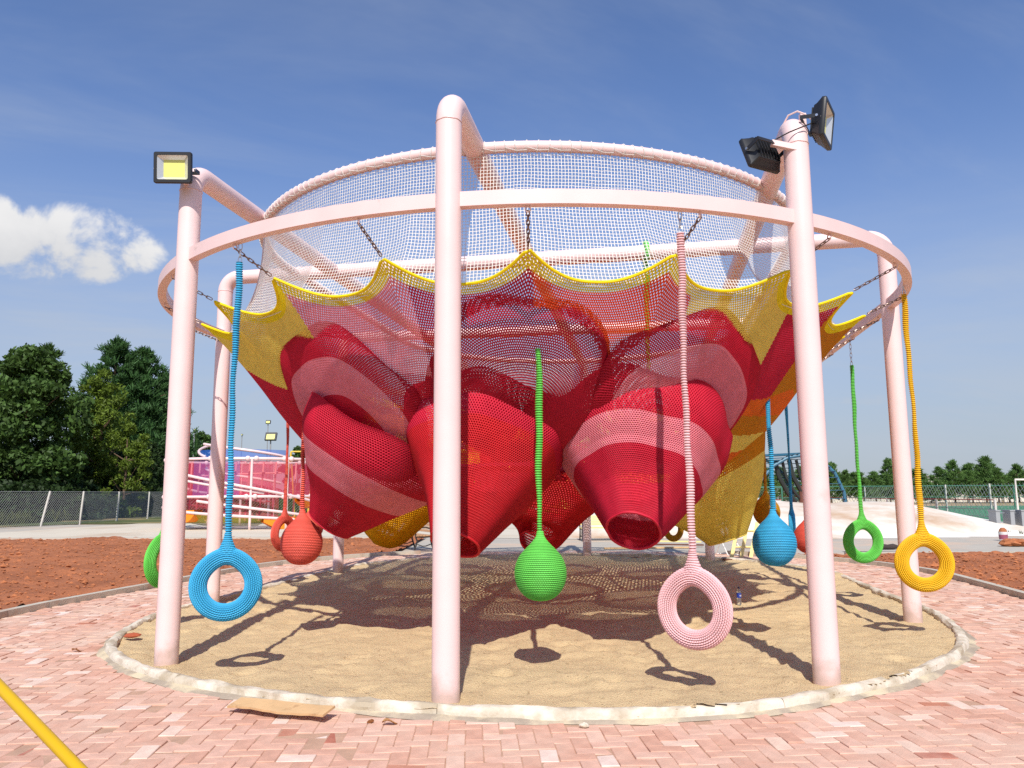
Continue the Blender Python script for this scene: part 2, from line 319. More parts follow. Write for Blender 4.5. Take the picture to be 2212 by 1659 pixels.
def grid_sheet(name, x0, x1, y0, y1, step, zf, mat, mask=None, kind='structure', smooth=True, local=False):
    xs = np.arange(x0, x1 + step * .5, step); ys = np.arange(y0, y1 + step * .5, step); X, Y = np.meshgrid(xs, ys); Z = zf(X, Y)
    V = (locA(X.ravel(), Y.ravel(), Z.ravel()) if local else np.stack([X.ravel(), Y.ravel(), Z.ravel()], -1)); nx = len(xs)
    I, J = np.meshgrid(np.arange(nx - 1), np.arange(len(ys) - 1)); a = (J * nx + I).ravel(); F = np.stack([a, a + 1, a + nx + 1, a + nx], -1)
    if mask is not None:
        k = mask(X.ravel()[F].mean(1), Y.ravel()[F].mean(1)); F = F[k]; used = np.unique(F); mp = np.zeros(len(V), int); mp[used] = np.arange(len(used)); V = V[used]; F = mp[F]
    return tag(link(name, np_mesh(name, V, F, mat, smooth=smooth)), kind=kind)
sheet('ground', [(-1500, -300), (1500, -300), (1500, 2500), (-1500, 2500)], -.06, M['earth'])
# sand pit: distance of the kerb's middle from the core, measured round the pit
_kt = np.array([-.5, -.27, -.2, -.136, -.103, -.084, -.043, -.021, .002, .027, .05, .079, .113, .162, .199, .26, .5]); _kr = np.array([4.8, 4.68, 4.66, 4.66, 4.77, 4.75, 4.68, 4.66, 4.70, 4.79, 4.80, 4.69, 4.65, 4.73, 4.90, 4.82, 4.8])
def rk(t):
    t = (np.asarray(t, float) + .5) % 1 - .5; return np.interp(t, _kt, _kr)
def t_of(u, w):
    u = np.asarray(u, float) / KX; w = np.asarray(w, float); a1 = ARC / 2
    s = np.where(w < 0, np.arctan2(u, -w) * RHO0, np.where(w > LEN, np.where(u > 0, a1 + LEN + np.arctan2(w - LEN, u) * RHO0, -(a1 + LEN + np.arctan2(w - LEN, -u) * RHO0)), np.where(u > 0, a1 + w, -(a1 + w)))); return s / PERI
def kd(u, w): return rho_of(u, w) - rk(t_of(u, w))     # signed distance outside the kerb's middle
_fp = np.random.default_rng(5); FOOT = [( _fp.uniform(-4.2, 4.4), _fp.uniform(-4.4, 4), _fp.uniform(.07, .16), _fp.uniform(.012, .035)) for _ in range(170)]
def sand_z(u, w):
    d = -kd(u, w); z = .015 + .06 * fbm(u * 1.1, w * 1.1, 3, 3) + .062 * fbm(u * 3.4, w * 3.4, 4, 11, .66) + .035 * fbm(u * 9, w * 9, 2, 15) + .10 * fbm(u * .35, w * .35, 2, 5)
    for fx, fy, fr, fd in FOOT:
        q = ((u - fx) ** 2 + (w - fy) ** 2) / fr ** 2; z = z - fd * np.exp(-q) + fd * .5 * np.exp(-(np.sqrt(q) - 1.5) ** 2 * 3)
    return z + .03 * np.exp(-np.clip(d, 0, 9) * 1.2)
grid_sheet('sand', -5.3, 5.3, -5.1, LEN + 5.1, .045, sand_z, M['sand'], lambda u, w: kd(u, w) < .03, local=True)
# path: joint bed, then pavers one by one
def on_path(u, w): return (rho_of(u, w) < 6.66) | ((w < -1.2) & (w > -8.2) & (np.abs(u) < 9))
grid_sheet('path_bed', -9, 9, -8.2, 12.4, .2, lambda u, w: 0 * u - .006, M['joint'], lambda u, w: on_path(u, w) & (kd(u, w) > -.25), local=True)
pave = empty('pavement', (0, 0, 0), kind='structure')
def paver_mesh():
    l, w, h, c = .1125, .0555, .06, .004; b = MB(); vs = []
    for z, k in ((-h, 0), (-c, 0), (0, c)):
        vs += [(-l + k, -w + k, z), (l - k, -w + k, z), (l - k, w - k, z), (-l + k, w - k, z)]
    fs = [(8, 9, 10, 11)]
    for q in (0, 4):
        for k in range(4): fs.append((q + k, q + (k + 1) % 4, q + 4 + (k + 1) % 4, q + 4 + k))
    b.add(vs, fs); return b
PAV = paver_mesh(); pav_me = PAV.mesh('paver', M['paver'])
cands = []; ang = R_(3) - PH; ca, sa = math.cos(ang), math.sin(ang); u_ = .115
for n in range(-240, 240):
    for m in range(-70, 70):
        for kind in (0, 1):
            if kind == 0: x, y, a = n + 1.0, n + 4 * m + .5, 0.0
            else: x, y, a = n + .5, n + 1 + 4 * m + 1.0, math.pi / 2
            x *= u_; y *= u_
            if abs(x) > 10 or abs(y) > 13: continue
            cands.append((x, y, a))
C_ = np.array(cands); uu = C_[:, 0] * ca - C_[:, 1] * sa; ww = C_[:, 0] * sa + C_[:, 1] * ca + 2.0
keep = on_path(uu, ww) & (kd(uu, ww) > .09) & (rho_of(uu, ww) < 9.5)
uu, ww, aa = uu[keep], ww[keep], C_[keep, 2] + ang; PW = locA(uu, ww, 0 * uu)
dep = PW[:, 1] * CA - 1.6 * SA; inview = (dep > 1) & (np.abs(PW[:, 0]) < dep * .67) & ((PW[:, 1] * SA + 1.6 * CA) / np.maximum(dep, .1) < .50)
order = np.argsort(np.where(inview, np.hypot(PW[:, 0] * .6, PW[:, 1]), 1e6)); zj = RNG.normal(0, .003, len(uu)) + .006 * fbm(PW[:, 0] * .8, PW[:, 1] * .8, 2, 21)
tl = RNG.normal(0, .018, (len(uu), 2)); pv = np.array(PAV.v); pf = np.array([f for f in PAV.f]); VV, FF = [], []
for rank, i in enumerate(order):
    rz = aa[i] + PH + random.gauss(0, .012)
    if rank < 300:
        link('paver', pav_me, pave, (PW[i, 0], PW[i, 1], zj[i]), (tl[i, 0], tl[i, 1], rz))
    else:
        c, s = math.cos(rz), math.sin(rz); q = pv.copy(); z = q[:, 2] + zj[i] + q[:, 0] * tl[i, 1] + q[:, 1] * tl[i, 0]
        VV.append(np.stack([q[:, 0] * c - q[:, 1] * s + PW[i, 0], q[:, 0] * s + q[:, 1] * c + PW[i, 1], z], -1)); FF.append(pf + len(pv) * (len(VV) - 1))
po = link('far_pavers', np_mesh('far_pavers', np.concatenate(VV), np.concatenate(FF), M['paver']), pave); tag(po, kind='stuff')
# mortar haunch along the kerb
tt = np.linspace(0, 1, 900, endpoint=False)
ui, wi = stad(tt, rk(tt) + .05); ext = .05 + .13 * np.clip(fbm(tt * 90, tt * 0, 4, 31) + .15, 0, 1) + .25 * np.clip(fbm(tt * 40, tt * 0 + 3, 3, 37) - .12, 0, 1)
V1 = locA(ui, wi, .020 + 0 * ui); uo, wo = stad(tt, rk(tt) + .05 + ext * .55); V2 = locA(uo, wo, .010 + .006 * RNG.random(len(tt))); uo, wo = stad(tt, rk(tt) + .05 + ext); V3 = locA(uo, wo, .0045 - .006 + 0 * uo)
n = len(tt); a = np.arange(n); b_ = (a + 1) % n
F = np.concatenate([np.stack([a, a + n, b_ + n, b_], -1), np.stack([a + n, a + 2 * n, b_ + 2 * n, b_ + n], -1)])
tag(link('mortar_haunch', np_mesh('mortar_haunch', np.concatenate([V1, V2, V3]), F[:, ::-1], M['mortar'], smooth=True)), kind='structure')
# kerb stones round the sand pit
kerb = empty('kerb', loc(0, 0, 0), kind='structure')
def kerb_stone(t0, t1, i):
    k = 46; prof = [(-.05, -.05), (-.05, .045), (-.042, .064), (-.022, .076), (.02, .078), (.044, .066), (.056, .036), (.06, -.05)]; vs = []
    for j in range(k):
        t = t0 + (t1 - t0) * j / (k - 1); gap = 0.0
        for q, (dr, z) in enumerate(prof):
            zz = z + (.040 * float(fbm(np.array(t * 230.), np.array(q * .7 + i), 3, 41)) if z > 0 else 0); rr = float(rk(t)) + dr + .045 * float(fbm(np.array(t * 170.), np.array(q * .5 + 9.), 3, 43))
            u, w = stad(np.array([t]), rr); u0, w0 = float(u[0]), float(w[0]); vs.append(loc(u0, w0, zz - gap * (z > .03)))
    p = len(prof); fs = []
    for j in range(k - 1):
        for q in range(p - 1): fs.append((j * p + q, j * p + q + 1, (j + 1) * p + q + 1, (j + 1) * p + q))
    fs += [tuple(range(p)), tuple((k - 1) * p + q for q in range(p - 1, -1, -1))]
    b = MB(); b.add(vs, fs); o = b.build('kerb_stone', M['kerbstone'], None, True); o.parent = kerb; o.matrix_parent_inverse = kerb.matrix_basis.inverted()
NK = 17
for i in range(NK): kerb_stone(i / NK + .00006, (i + 1) / NK - .00006, i)
# planting beds of red soil left and right with grey edging
def soil_z(seed):
    def f(X, Y): return .02 + .16 * fbm(X * 1.3, Y * 1.3, 4, seed, .62) + .16 * np.abs(fbm(X * 5.1, Y * 5.1, 3, seed + 4, .7)) + .1 * fbm(X * .25, Y * .25, 2, seed + 9)
    return f
def loc_inv(X, Y):
    dx, dy = X - CX, Y - CY; return dx * cP + dy * sP, -dx * sP + dy * cP
def mask_l(X, Y):
    u, w = loc_inv(X, Y); return (rho_of(u, w) > 6.80) & (u < 0) & (w > -4)
def mask_r(X, Y):
    u, w = loc_inv(X, Y); return (rho_of(u, w) > 6.80) & (u > 0) & (w > -4)
grid_sheet('soil_bed_left', -26, -3.2, 6, 29.6, .10, soil_z(51), M['soil'], mask_l)
grid_sheet('soil_bed_right', 5, 17.5, 6, 20.6, .085, soil_z(61), M['soil'], mask_r)
def clods(name, x0, x1, y0, y1, mask, num, zf):
    X = RNG.uniform(x0, x1, num * 2); Y = y0 + (y1 - y0) * RNG.random(num * 2) ** 1.3; k = mask(X, Y); X, Y = X[k][:num], Y[k][:num]; Z = zf(X, Y)
    base = np.array([(0, 0, 1), (1, 0, .1), (.3, .95, -.1), (-.8, .6, .15), (-.8, -.6, -.1), (.3, -.95, .1), (0, 0, -.8)]); fc = np.array([(0, 1, 2), (0, 2, 3), (0, 3, 4), (0, 4, 5), (0, 5, 1), (6, 2, 1), (6, 3, 2), (6, 4, 3), (6, 5, 4), (6, 1, 5)])
    V = []; F = []
    for i in range(len(X)):
        s = .021 * math.exp(random.gauss(0, .5)); q = base * s * RNG.uniform(.55, 1.35, (7, 3)); a = random.random() * 6.28; c, s_ = math.cos(a), math.sin(a)
        V.append(np.stack([q[:, 0] * c - q[:, 1] * s_ + X[i], q[:, 0] * s_ + q[:, 1] * c + Y[i], q[:, 2] * .7 + Z[i] + .01], -1)); F.append(fc + 7 * i)
    return tag(link(name, np_mesh(name, np.concatenate(V), np.concatenate(F), M['clod'])), label='loose clods of red soil on the planting bed', kind='stuff')
clods('soil_clods', -18, -3.2, 8, 29, mask_l, 9000, soil_z(51)); clods('soil_clods', 6, 16.5, 9.5, 20.4, mask_r, 7000, soil_z(61))
def edging(name, t0, t1, step=.75):
    par = empty(name, (0, 0, 0), kind='structure'); n = int((t1 - t0) * (PERI + 16) / step)
    for i in range(n):
        a, b2 = t0 + (t1 - t0) * i / n, t0 + (t1 - t0) * (i + .985) / n
        (ua, ub), (wa, wb) = stad(np.array([a, b2]), 6.74); b = MB(); b.bar(loc(float(ua), float(wa), .0), loc(float(ub), float(wb), .0), .12, .17); b.build('edging_stone', M['greykerb'], par)
edging('bed_edging_right', .14, .44); edging('bed_edging_left', .58, .88)
# paved and concrete ground beyond
sheet('rear_path', [(-4, 14.5), (9.2, 15), (9.0, 24.5), (-6, 26.5)], -.028, M['greyconc'])
sheet('far_concrete', [(-30, 29.4), (-4, 25.8), (9, 22.2), (30, 20.4), (33, 36), (27, 40), (-6, 44), (-26, 46)], -.032, M['greyconc'])
b = MB(); b.bar((-26, 29.7, .02), (-4.5, 29.2, .02), .5, .12); tag(b.build('back_kerb', M['greykerb']), kind='structure')
b = MB(); b.bar((8.6, 20.75, .0), (30, 20.9, .0), .25, .1); tag(b.build('back_kerb', M['greykerb']), kind='structure')
sheet('white_apron', [(-24, 31.5), (-3, 30.5), (4, 28.0), (4, 46), (-22, 47)], -.022, M['concrete'])
sheet('grass_verge', [(-60, 44), (-31, 38), (-25.5, 47.2), (10, 47.2), (20, 75), (-60, 120)], -.026, pmat('rough_grass', srgb(84, 94, 50), .95, .3, .5, bump=.06, bscale=6, col2=srgb(160, 140, 96), fac2=(.5, .65), scale2=.15))
# white plastered mounds on the right
def mound_z(X, Y):
    g = lambda cx, cy, sx, sy, h: h * np.exp(-((X - cx) / sx) ** 2 - ((Y - cy) / sy) ** 2)
    z = g(5.2, 36.5, 5.0, 5.0, 1.2) + g(10.8, 37.5, 3.6, 4.2, .95) + g(16.6, 36.0, 3.4, 4.2, .95) + g(13.5, 32.5, 6.0, 3.0, .42) + g(6.5, 31, 5, 2.5, .35)
    e = np.clip(np.minimum(np.minimum(X - 1.2, 22.0 - X) / 2.0, np.minimum(Y - 27.6 - .15 * np.abs(X - 11), 43 - Y) / 2.2), 0, 1); e = e * e * (3 - 2 * e)
    return e * (z + .05) + .03 * fbm(X * .8, Y * .8, 3, 71) * e - .03
grid_sheet('white_mound', 1, 22.2, 27.4, 43.2, .25, mound_z, M['whiteconc'], lambda X, Y: mound_z(X, Y) > -.028)
sheet('sports_court', [(24.2, 34), (80, 34), (80, 88), (24.2, 88)], -.024, M['court'])
sheet('red_strip', [(16, 45), (23.0, 45), (23.0, 56), (16, 56)], -.018, M['redcourt'])
# ------------------------------------------------------------------ pink steel frame
PR = .108; ZB = 4.90; RE = .22
FR_ = empty('climbing_frame', loc(0, 0, 0), 0, 'large stadium-shaped climbing frame of pale pink steel pipes standing in the sand', 'climbing frame')
def under(o, p):
    o.parent = p; o.matrix_parent_inverse = p.matrix_basis.inverted(); return o
UP, WP = 4.486 * KX, 4.486
pl = {2: (0, -WP, 0, 1), 1: (-2.97, -3.49, 0, 1), 3: (2.956, -3.50, 0, 1), 4: (4.726, .129, -1, 0), 5: (-4.726, .29, 1, 0), 6: (-4.726, LEN - .29, 1, 0), 9: (4.726, LEN - .129, -1, 0),
      7: (0, LEN + WP, 0, -1), 8: (2.956, LEN + 3.50, 0, -1), 10: (-2.97, LEN + 3.49, 0, -1)}
def elbow_end(k): u, w, a, c = pl[k]; return (u + a * RE, w + c * RE)
for k, (u, w, a, c) in pl.items():
    pts = [loc(u, w, z) for z in (-.3, 0, 1.2, 2.4, 3.6, ZB - RE)]
    for j in range(1, 11):
        th = math.pi / 2 * j / 10; d = RE * (1 - math.cos(th)); pts.append(loc(u + a * d, w + c * d, ZB - RE + RE * math.sin(th)))
    b = MB(); b.tube(pts, PR, 32); p = under(b.build('pole', M['pink'], None, True), FR_)
    b = MB()
    for zz in (ZB - RE,):
        b.tube([loc(u + (PR + .0005) * math.cos(q), w + (PR + .0005) * math.sin(q), zz + .002 * math.sin(q * 7)) for q in np.linspace(0, 2 * math.pi, 40, endpoint=False)], .0045, 6, closed=True)
    o = b.build('weld_seam', M['weld'], None, True); o.parent = p
for a, b2 in ((1, 10), (2, 7), (3, 8), (4, 5), (9, 6)):
    e, f = elbow_end(a), elbow_end(b2); b = MB(); b.tube([loc(e[0] + (f[0] - e[0]) * q, e[1] + (f[1] - e[1]) * q, ZB) for q in (0, .2, .4, .6, .8, 1)], PR if a in (1, 2, 3) else PR - .004, 28)
    under(b.build('top_beam', M['pink'], None, True), FR_)
# upper ring pipe carrying the guard net
RT = 3.53
tt = np.linspace(0, 1, 240, endpoint=False); u, w = stad(tt, RT, 1.0); b = MB(); b.tube([loc(float(x), float(y), ZB - .02) for x, y in zip(u, w)], .055, 16, closed=True)
under(b.build('upper_ring', M['pink'], None, True), FR_)
def t_ang(deg): return (R_(deg) * RHO0 / PERI) % 1
def t_side(w, right=True): s = ARC / 2 + w if right else ARC * 1.5 + LEN + (LEN - w); return s / PERI
pt = {2: 0.0, 3: t_ang(38.7), 4: t_side(.129), 9: t_side(LEN - .129), 8: (ARC + LEN - R_(38.7) * RHO0) / PERI, 7: .5, 10: (ARC + LEN + R_(38.7) * RHO0) / PERI, 6: t_side(LEN - .29, False), 5: t_side(.29, False), 1: t_ang(-38.7)}
seq = sorted(pt.items(), key=lambda x: x[1]); ZR = 4.0; RR = 4.47
for i in range(len(seq)):
    t0, t1 = seq[i][1], seq[(i + 1) % len(seq)][1]; t1 += 1 if t1 <= t0 else 0; g = .07 / PERI; n = 22; ts = np.linspace(t0 + g, t1 - g, n); vs = []
    for dr, dz in ((-.045, -.062), (.045, -.062), (.045, .062), (-.045, .062)):
        u, w = stad(ts, RR + dr); vs.append(locA(u, w, ZR + dz + 0 * u))
    V = np.stack(vs, 1).reshape(-1, 3); fs = [(0, 1, 2, 3), tuple((n - 1) * 4 + q for q in (3, 2, 1, 0))]
    for j in range(n - 1):
        for q in range(4): fs.append((j * 4 + q, j * 4 + (q + 1) % 4, (j + 1) * 4 + (q + 1) % 4, (j + 1) * 4 + q))
    b = MB(); b.add([tuple(x) for x in V], [f[::-1] for f in fs]); under(b.build('ring_beam', M['pink_old'], None, True), FR_)
NT = 28; T0 = t_ang(8.0)
def tip_t(k): return (T0 + k / NT) % 1
def eye_mesh():
    b = MB(); b.tube([(.022 * math.cos(a), 0, -.03 + .022 * math.sin(a)) for a in np.linspace(0, 6.283, 14, endpoint=False)], .006, 6, closed=True); b.tube([(0, 0, .004), (0, 0, -.012)], .008, 6); return b.mesh('eye_bolt', M['pink_old'], True)
EYE = eye_mesh()
for k in range(NT):
    u, w = stad(np.array([tip_t(k)]), RR - .01); o = link('eye_bolt', EYE, None, loc(float(u[0]), float(w[0]), ZR - .062), (0, 0, k)); under(o, FR_)
# ------------------------------------------------------------------ nets
def rim(t):
    x = ((np.asarray(t, float) - T0) * NT) % 1.0; q = np.abs(2 * x - 1) ** 2.4; return 3.69 + .36 * q, 3.50 + .20 * q
def hexnet(name, S, NR, NC, mats, colf, openf, h=.006, periodic=True, cull=None, par=None):
    K = 2 * NC if periodic else 2 * NC + 2
    I, Kk = np.meshgrid(np.arange(NR + 1), np.arange(K), indexing='ij')
    down = (Kk % 2) == ((1 + I) % 2); A = Kk / (2 * NC); Bq = np.clip((I + np.where(down, -1 / 6, 1 / 6)) / NR, 0, 1)
    P0 = S(A.ravel(), Bq.ravel()); e = 1e-3; dA = S(A.ravel() + e, Bq.ravel()) - P0; sgn = np.where(Bq.ravel() > .5, -1, 1); dB = (S(A.ravel(), Bq.ravel() + e * sgn) - P0) * sgn[:, None]
    Nn = np.cross(dA, dB); Nn /= (np.linalg.norm(Nn, axis=1, keepdims=True) + 1e-12)
    PO = P0 + Nn * h
    i, j = np.meshgrid(np.arange(NR), np.arange(NC), indexing='ij'); i = i.ravel(); j = j.ravel(); c = 2 * j + 1 + (i % 2)
    def idx(r, k): return r * K + (k % K if periodic else np.clip(k, 0, K - 1))
    H = np.stack([idx(i, c), idx(i, c + 1), idx(i + 1, c + 1), idx(i + 1, c), idx(i + 1, c - 1), idx(i, c - 1)], -1)
    ca_, cb = (c / (2 * NC)), (i + .5) / NR; cen = P0[H].mean(1)
    keep = np.ones(len(H), bool) if cull is None else ~cull(cen)
    H, cen, ca_, cb = H[keep], cen[keep], ca_[keep], cb[keep]; nc = len(H)
    k = (openf(ca_, cb) * (1 + .10 * (RNG.random(nc) - .5)))[:, None, None]
    PI = cen[:, None, :] + (P0[H] - cen[:, None, :]) * k - Nn[H] * h * .6
    base = len(PO); V = np.concatenate([PO, PI.reshape(-1, 3)]); IN = base + np.arange(nc * 6).reshape(nc, 6)
    F = np.stack([H, np.roll(H, -1, 1), np.roll(IN, -1, 1), IN], -1).reshape(-1, 4)
    mi = np.repeat(colf(ca_, cb, cen), 6)
    used = np.zeros(len(V), bool); used[F.ravel()] = True; mp = np.cumsum(used) - 1; V = V[used]; F = mp[F]
    if par is not None: V = V - np.array(par)
    return np_mesh(name, V, F, mats, mi, smooth=True)
def catmull(P, s):
    P = np.asarray(P, float); n = len(P) - 1; x = np.clip(s, 0, 1) * n; i = np.minimum(x.astype(int), n - 1); f = (x - i)[:, None]
    p0 = P[np.maximum(i - 1, 0)]; p1 = P[i]; p2 = P[i + 1]; p3 = P[np.minimum(i + 2, n)]
    return .5 * ((2 * p1) + (-p0 + p2) * f + (2 * p0 - 5 * p1 + 4 * p2 - p3) * f * f + (-p0 + 3 * p1 - 3 * p2 + p3) * f ** 3)
def pod_surface(ctrl, corners=5, ph=0.0, amp=.05):
    C = np.array([(*loc(c[0], c[1], c[2]), c[3]) for c in ctrl])
    N_ = 160; ss = np.linspace(0, 1, N_ + 1); Q = catmull(C, ss); P = Q[:, :3]; T = np.gradient(P, axis=0); T /= np.linalg.norm(T, axis=1, keepdims=True)
    if getattr(ctrl, 'axis', None) is not None: T = np.tile(ctrl.axis, (N_ + 1, 1))
    x = np.array([1.0, 0, 0]); X = []; Y = []
    for i in range(N_ + 1):
        x = x - T[i] * (x @ T[i]); x = x / np.linalg.norm(x); X.append(x.copy()); Y.append(np.cross(T[i], x))
    X = np.array(X); Y = np.array(Y); R = Q[:, 3]
    def S(a, b):
        f = np.clip(b, 0, 1) * N_; i = np.minimum(f.astype(int), N_ - 1); g = (f - i)[:, None]
        lerp = lambda Z: Z[i] * (1 - g) + Z[i + 1] * g
        th = 2 * math.pi * a; r = (R[i] * (1 - g[:, 0]) + R[i + 1] * g[:, 0]) * (1 + amp * np.cos(corners * th + ph) * (1 - .6 * b) + .02 * np.cos(2 * th + ph * 2) + .006 * np.cos(11 * th + 2 * b))
        # the knitted cloth sags a little between its hanging points
        sag = .03 * np.cos(corners * th + ph) * np.exp(-b * 6)
        q = lerp(P) + lerp(X) * (r * np.cos(th))[:, None] + lerp(Y) * (r * np.sin(th))[:, None]; q[:, 2] += sag; return q
    return S, C
NETMATS = ['crimson', 'red', 'magenta', 'rose', 'yellow', 'gold', 'butter', 'orange', 'vermilion', 'amber', 'lime']; NM = {k: i for i, k in enumerate(NETMATS)}; NML = [M[k] for k in NETMATS]
NET = empty('knitted_net', loc(0, 0, 0), 0, 'huge knitted play net of red, pink, orange and yellow sacks slung inside the frame', 'play net'); NO = loc(0, 0, 0)
def put(name, me, label=None): o = link(name, me, NET); o.location = (0, 0, 0); return tag(o, label)
# name, control points (u, w, z, radius), band colours [(upto, colour)], open, cell, phase
class Ctrl(list): axis = None
def disc(ang, rho, r, dep=.34, dz=0.0):
    """a shallow sack lying on the sloping bowl: rings parallel to the bowl, bulging outwards and down"""
    z = 3.5 - (3.69 - rho) * 1.78 / 1.42 + dz; su, cu = math.sin(R_(ang)) * KX, -math.cos(R_(ang)); nr, nz = .76, -.65
    L_ = Ctrl([(su * (rho + nr * q - .62 * .30 * (q / dep)), cu * (rho + nr * q - .62 * .30 * (q / dep)), z + nz * q - .78 * .30 * max(0, q / dep), r * k) for q, k in ((0, 1.0), (dep * .36, .90), (dep * .66, .68), (dep * .88, .40), (dep, .03))])
    a0, a1 = np.array(loc(0, 0, 0)), np.array(loc(su / KX * nr, cu * nr, nz)); L_.axis = (a1 - a0) / np.linalg.norm(a1 - a0); return L_
PODS = [
 ('upper_pod', disc(36.5, 2.97, .98, .24), [(.34, 'crimson'), (.66, 'rose'), (1, 'crimson')], .37, .025, .6, 'striped crimson and pink sack high on the right'),
 ('upper_pod', disc(6.5, 3.02, .93, .24, .06), [(.30, 'magenta'), (1, 'crimson')], .42, .025, 2.1, 'deep red sack high in the middle'),
 ('upper_pod', disc(-29.5, 2.94, .97, .24), [(.34, 'crimson'), (.66, 'rose'), (1, 'crimson')], .37, .025, 4.2, 'striped crimson and pink sack high on the left'),
 ('lower_pod', [(1.48, -2.02, 2.26, .97), (1.47, -2.20, 2.00, .88), (1.46, -2.37, 1.75, .69), (1.44, -2.56, 1.50, .47), (1.41, -2.80, 1.24, .26)], [(.33, 'crimson'), (.56, 'rose'), (1, 'crimson')], .40, .026, 1.0, 'striped crimson and pink funnel with an open mouth facing the camera'),
 ('lower_pod', [(-.10, -2.34, 2.32, .90), (-.12, -2.53, 2.02, .80), (-.15, -2.71, 1.72, .61), (-.20, -2.90, 1.43, .41), (-.27, -3.10, 1.13, .24)], [(.30, 'crimson'), (1, 'red')], .40, .026, 3.0, 'plain red funnel hanging lowest behind the front pole'),
 ('lower_pod', [(-1.36, -1.98, 2.30, 1.00), (-1.50, -2.0, 2.04, .91), (-1.65, -2.0, 1.79, .71), (-1.81, -1.99, 1.54, .48), (-2.00, -1.98, 1.28, .27)], [(.35, 'crimson'), (.58, 'rose'), (1, 'crimson')], .40, .026, 5.0, 'crimson and pink funnel with its mouth turned to the left'),
 ('lower_pod', [(1.95, .1, 2.3, 1.1), (2.12, .1, 2.0, 1.06), (2.32, .12, 1.62, .78), (2.46, .15, 1.28, .48), (2.55, .15, 1.0, .25)], [(.2, 'orange'), (.42, 'amber'), (1, 'butter')], .42, .032, 2.0, 'orange and yellow sack hanging on the right'),
 ('lower_pod', [(-2.0, 1.0, 2.4, .9), (-2.1, 1.0, 1.9, .9), (-2.25, 1.0, 1.4, .62), (-2.35, 1.0, 1.0, .34), (-2.4, 1.0, .85, .14)], [(.4, 'amber'), (1, 'gold')], .36, .04, 1.2, 'yellow sack behind the left funnel'),
 ('lower_pod', [(.15, .9, 2.3, .95), (.12, .9, 1.8, .92), (.06, .86, 1.4, .66), (0, .8, 1.05, .36), (-.1, .6, .92, .16)], [(1, 'red')], .36, .04, .3, 'dark red sack hanging under the middle of the net'),
 ('lower_pod', [(2.2, 3.3, 2.5, .92), (2.3, 3.3, 2.1, .95), (2.42, 3.3, 1.6, .7), (2.5, 3.3, 1.15, .3)], [(.4, 'gold'), (1, 'orange')], .36, .05, 2.0, None),
 ('lower_pod', [(-2.2, 3.9, 2.5, .92), (-2.3, 3.9, 2.1, .95), (-2.42, 3.9, 1.6, .7), (-2.5, 3.9, 1.15, .3)], [(.4, 'gold'), (1, 'lime')], .36, .05, 2.0, None),
 ('lower_pod', [(0, 4.2, 2.4, .92), (0, 4.2, 2.0, .95), (0, 4.2, 1.6, .7), (0, 4.2, 1.15, .3)], [(1, 'butter')], .36, .05, 2.0, None),
 ('upper_pod', [(1.7, LEN + 2.2, 3.4, .85), (1.7, LEN + 2.2, 2.9, .95), (1.6, LEN + 2.0, 2.3, .75), (1.4, LEN + 1.6, 1.6, .3)], [(.4, 'gold'), (1, 'lime')], .40, .05, 1.0, None),
 ('upper_pod', [(-1.7, LEN + 2.2, 3.4, .85), (-1.7, LEN + 2.2, 2.9, .95), (-1.6, LEN + 2.0, 2.3, .75), (-1.4, LEN + 1.6, 1.6, .3)], [(.4, 'orange'), (1, 'gold')], .40, .05, 1.0, None),
]
CAPS = []
for nm, ctrl, bands, op, cell, ph, lb in PODS:
    S, C = pod_surface(ctrl, 5 if nm == 'upper_pod' else 6, ph, .03); CAPS.append(C)
    ln = np.linalg.norm(np.diff(C, axis=0), axis=1).sum() + .05; nc = int(2 * math.pi * C[:, 3].max() * .86 / cell); nr = int(ln / (cell * .84))
    def colf(a, b, cen, bands=bands):
        r = np.zeros(len(a), int); lo = -1.0
        for up_, cname in bands: r[(b > lo) & (b <= up_)] = NM[cname]; lo = up_
        return r
    me = hexnet(nm, S, nr, nc, NML, colf, lambda a, b, op=op: op + .03 + 0 * b, h=.009, par=NO)
    p = put(nm, me, lb)
    ang_ = np.linspace(0, 1, 40, endpoint=False); b = MB(); b.tube([tuple(x - np.array(NO)) for x in S(ang_, ang_ * 0 + 1)], .014 if C[-1, 3] > .2 else .007, 6, closed=True)
    mo = link('mouth_hem', b.mesh('mouth_hem', NML[NM[bands[-1][1]]], True), p)
CAPS_M = [C for C in CAPS]; CAXS = [getattr(q[1], 'axis', None) for q in PODS]
def in_pods(P):
    r = np.zeros(len(P), bool)
    for n_, C in enumerate(CAPS_M):
        ax = C[1, :3] - C[0, :3]; ax /= np.linalg.norm(ax); ax = ax if CAXS[n_] is None else CAXS[n_]; front = ((P - C[0, :3]) @ ax) > -.10
        for k in range(len(C) - 1):
            a, b2 = C[k, :3], C[k + 1, :3]; d = b2 - a; t = np.clip(((P - a) @ d) / (d @ d), 0, 1); q = a + t[:, None] * d; rr = C[k, 3] * (1 - t) + C[k + 1, 3] * t
            r |= (np.linalg.norm(P - q, axis=1) < rr * (.955 if CAXS[n_] is None else .90)) & front
    return r
def cone_pt(t, b):
    rr, zz = rim(t); d = np.exp(-b * 7.5)
    rho = 3.69 - 1.42 * b + (rr - 3.69) * d + .05 * np.sin(math.pi * b); z = 3.50 - 1.78 * b + (zz - 3.50) * d - .10 * np.sin(math.pi * b)
    z = z + .03 * np.sin(t * 2 * math.pi * 14) * b; u, w = stad(t, rho); return locA(u, w, z)
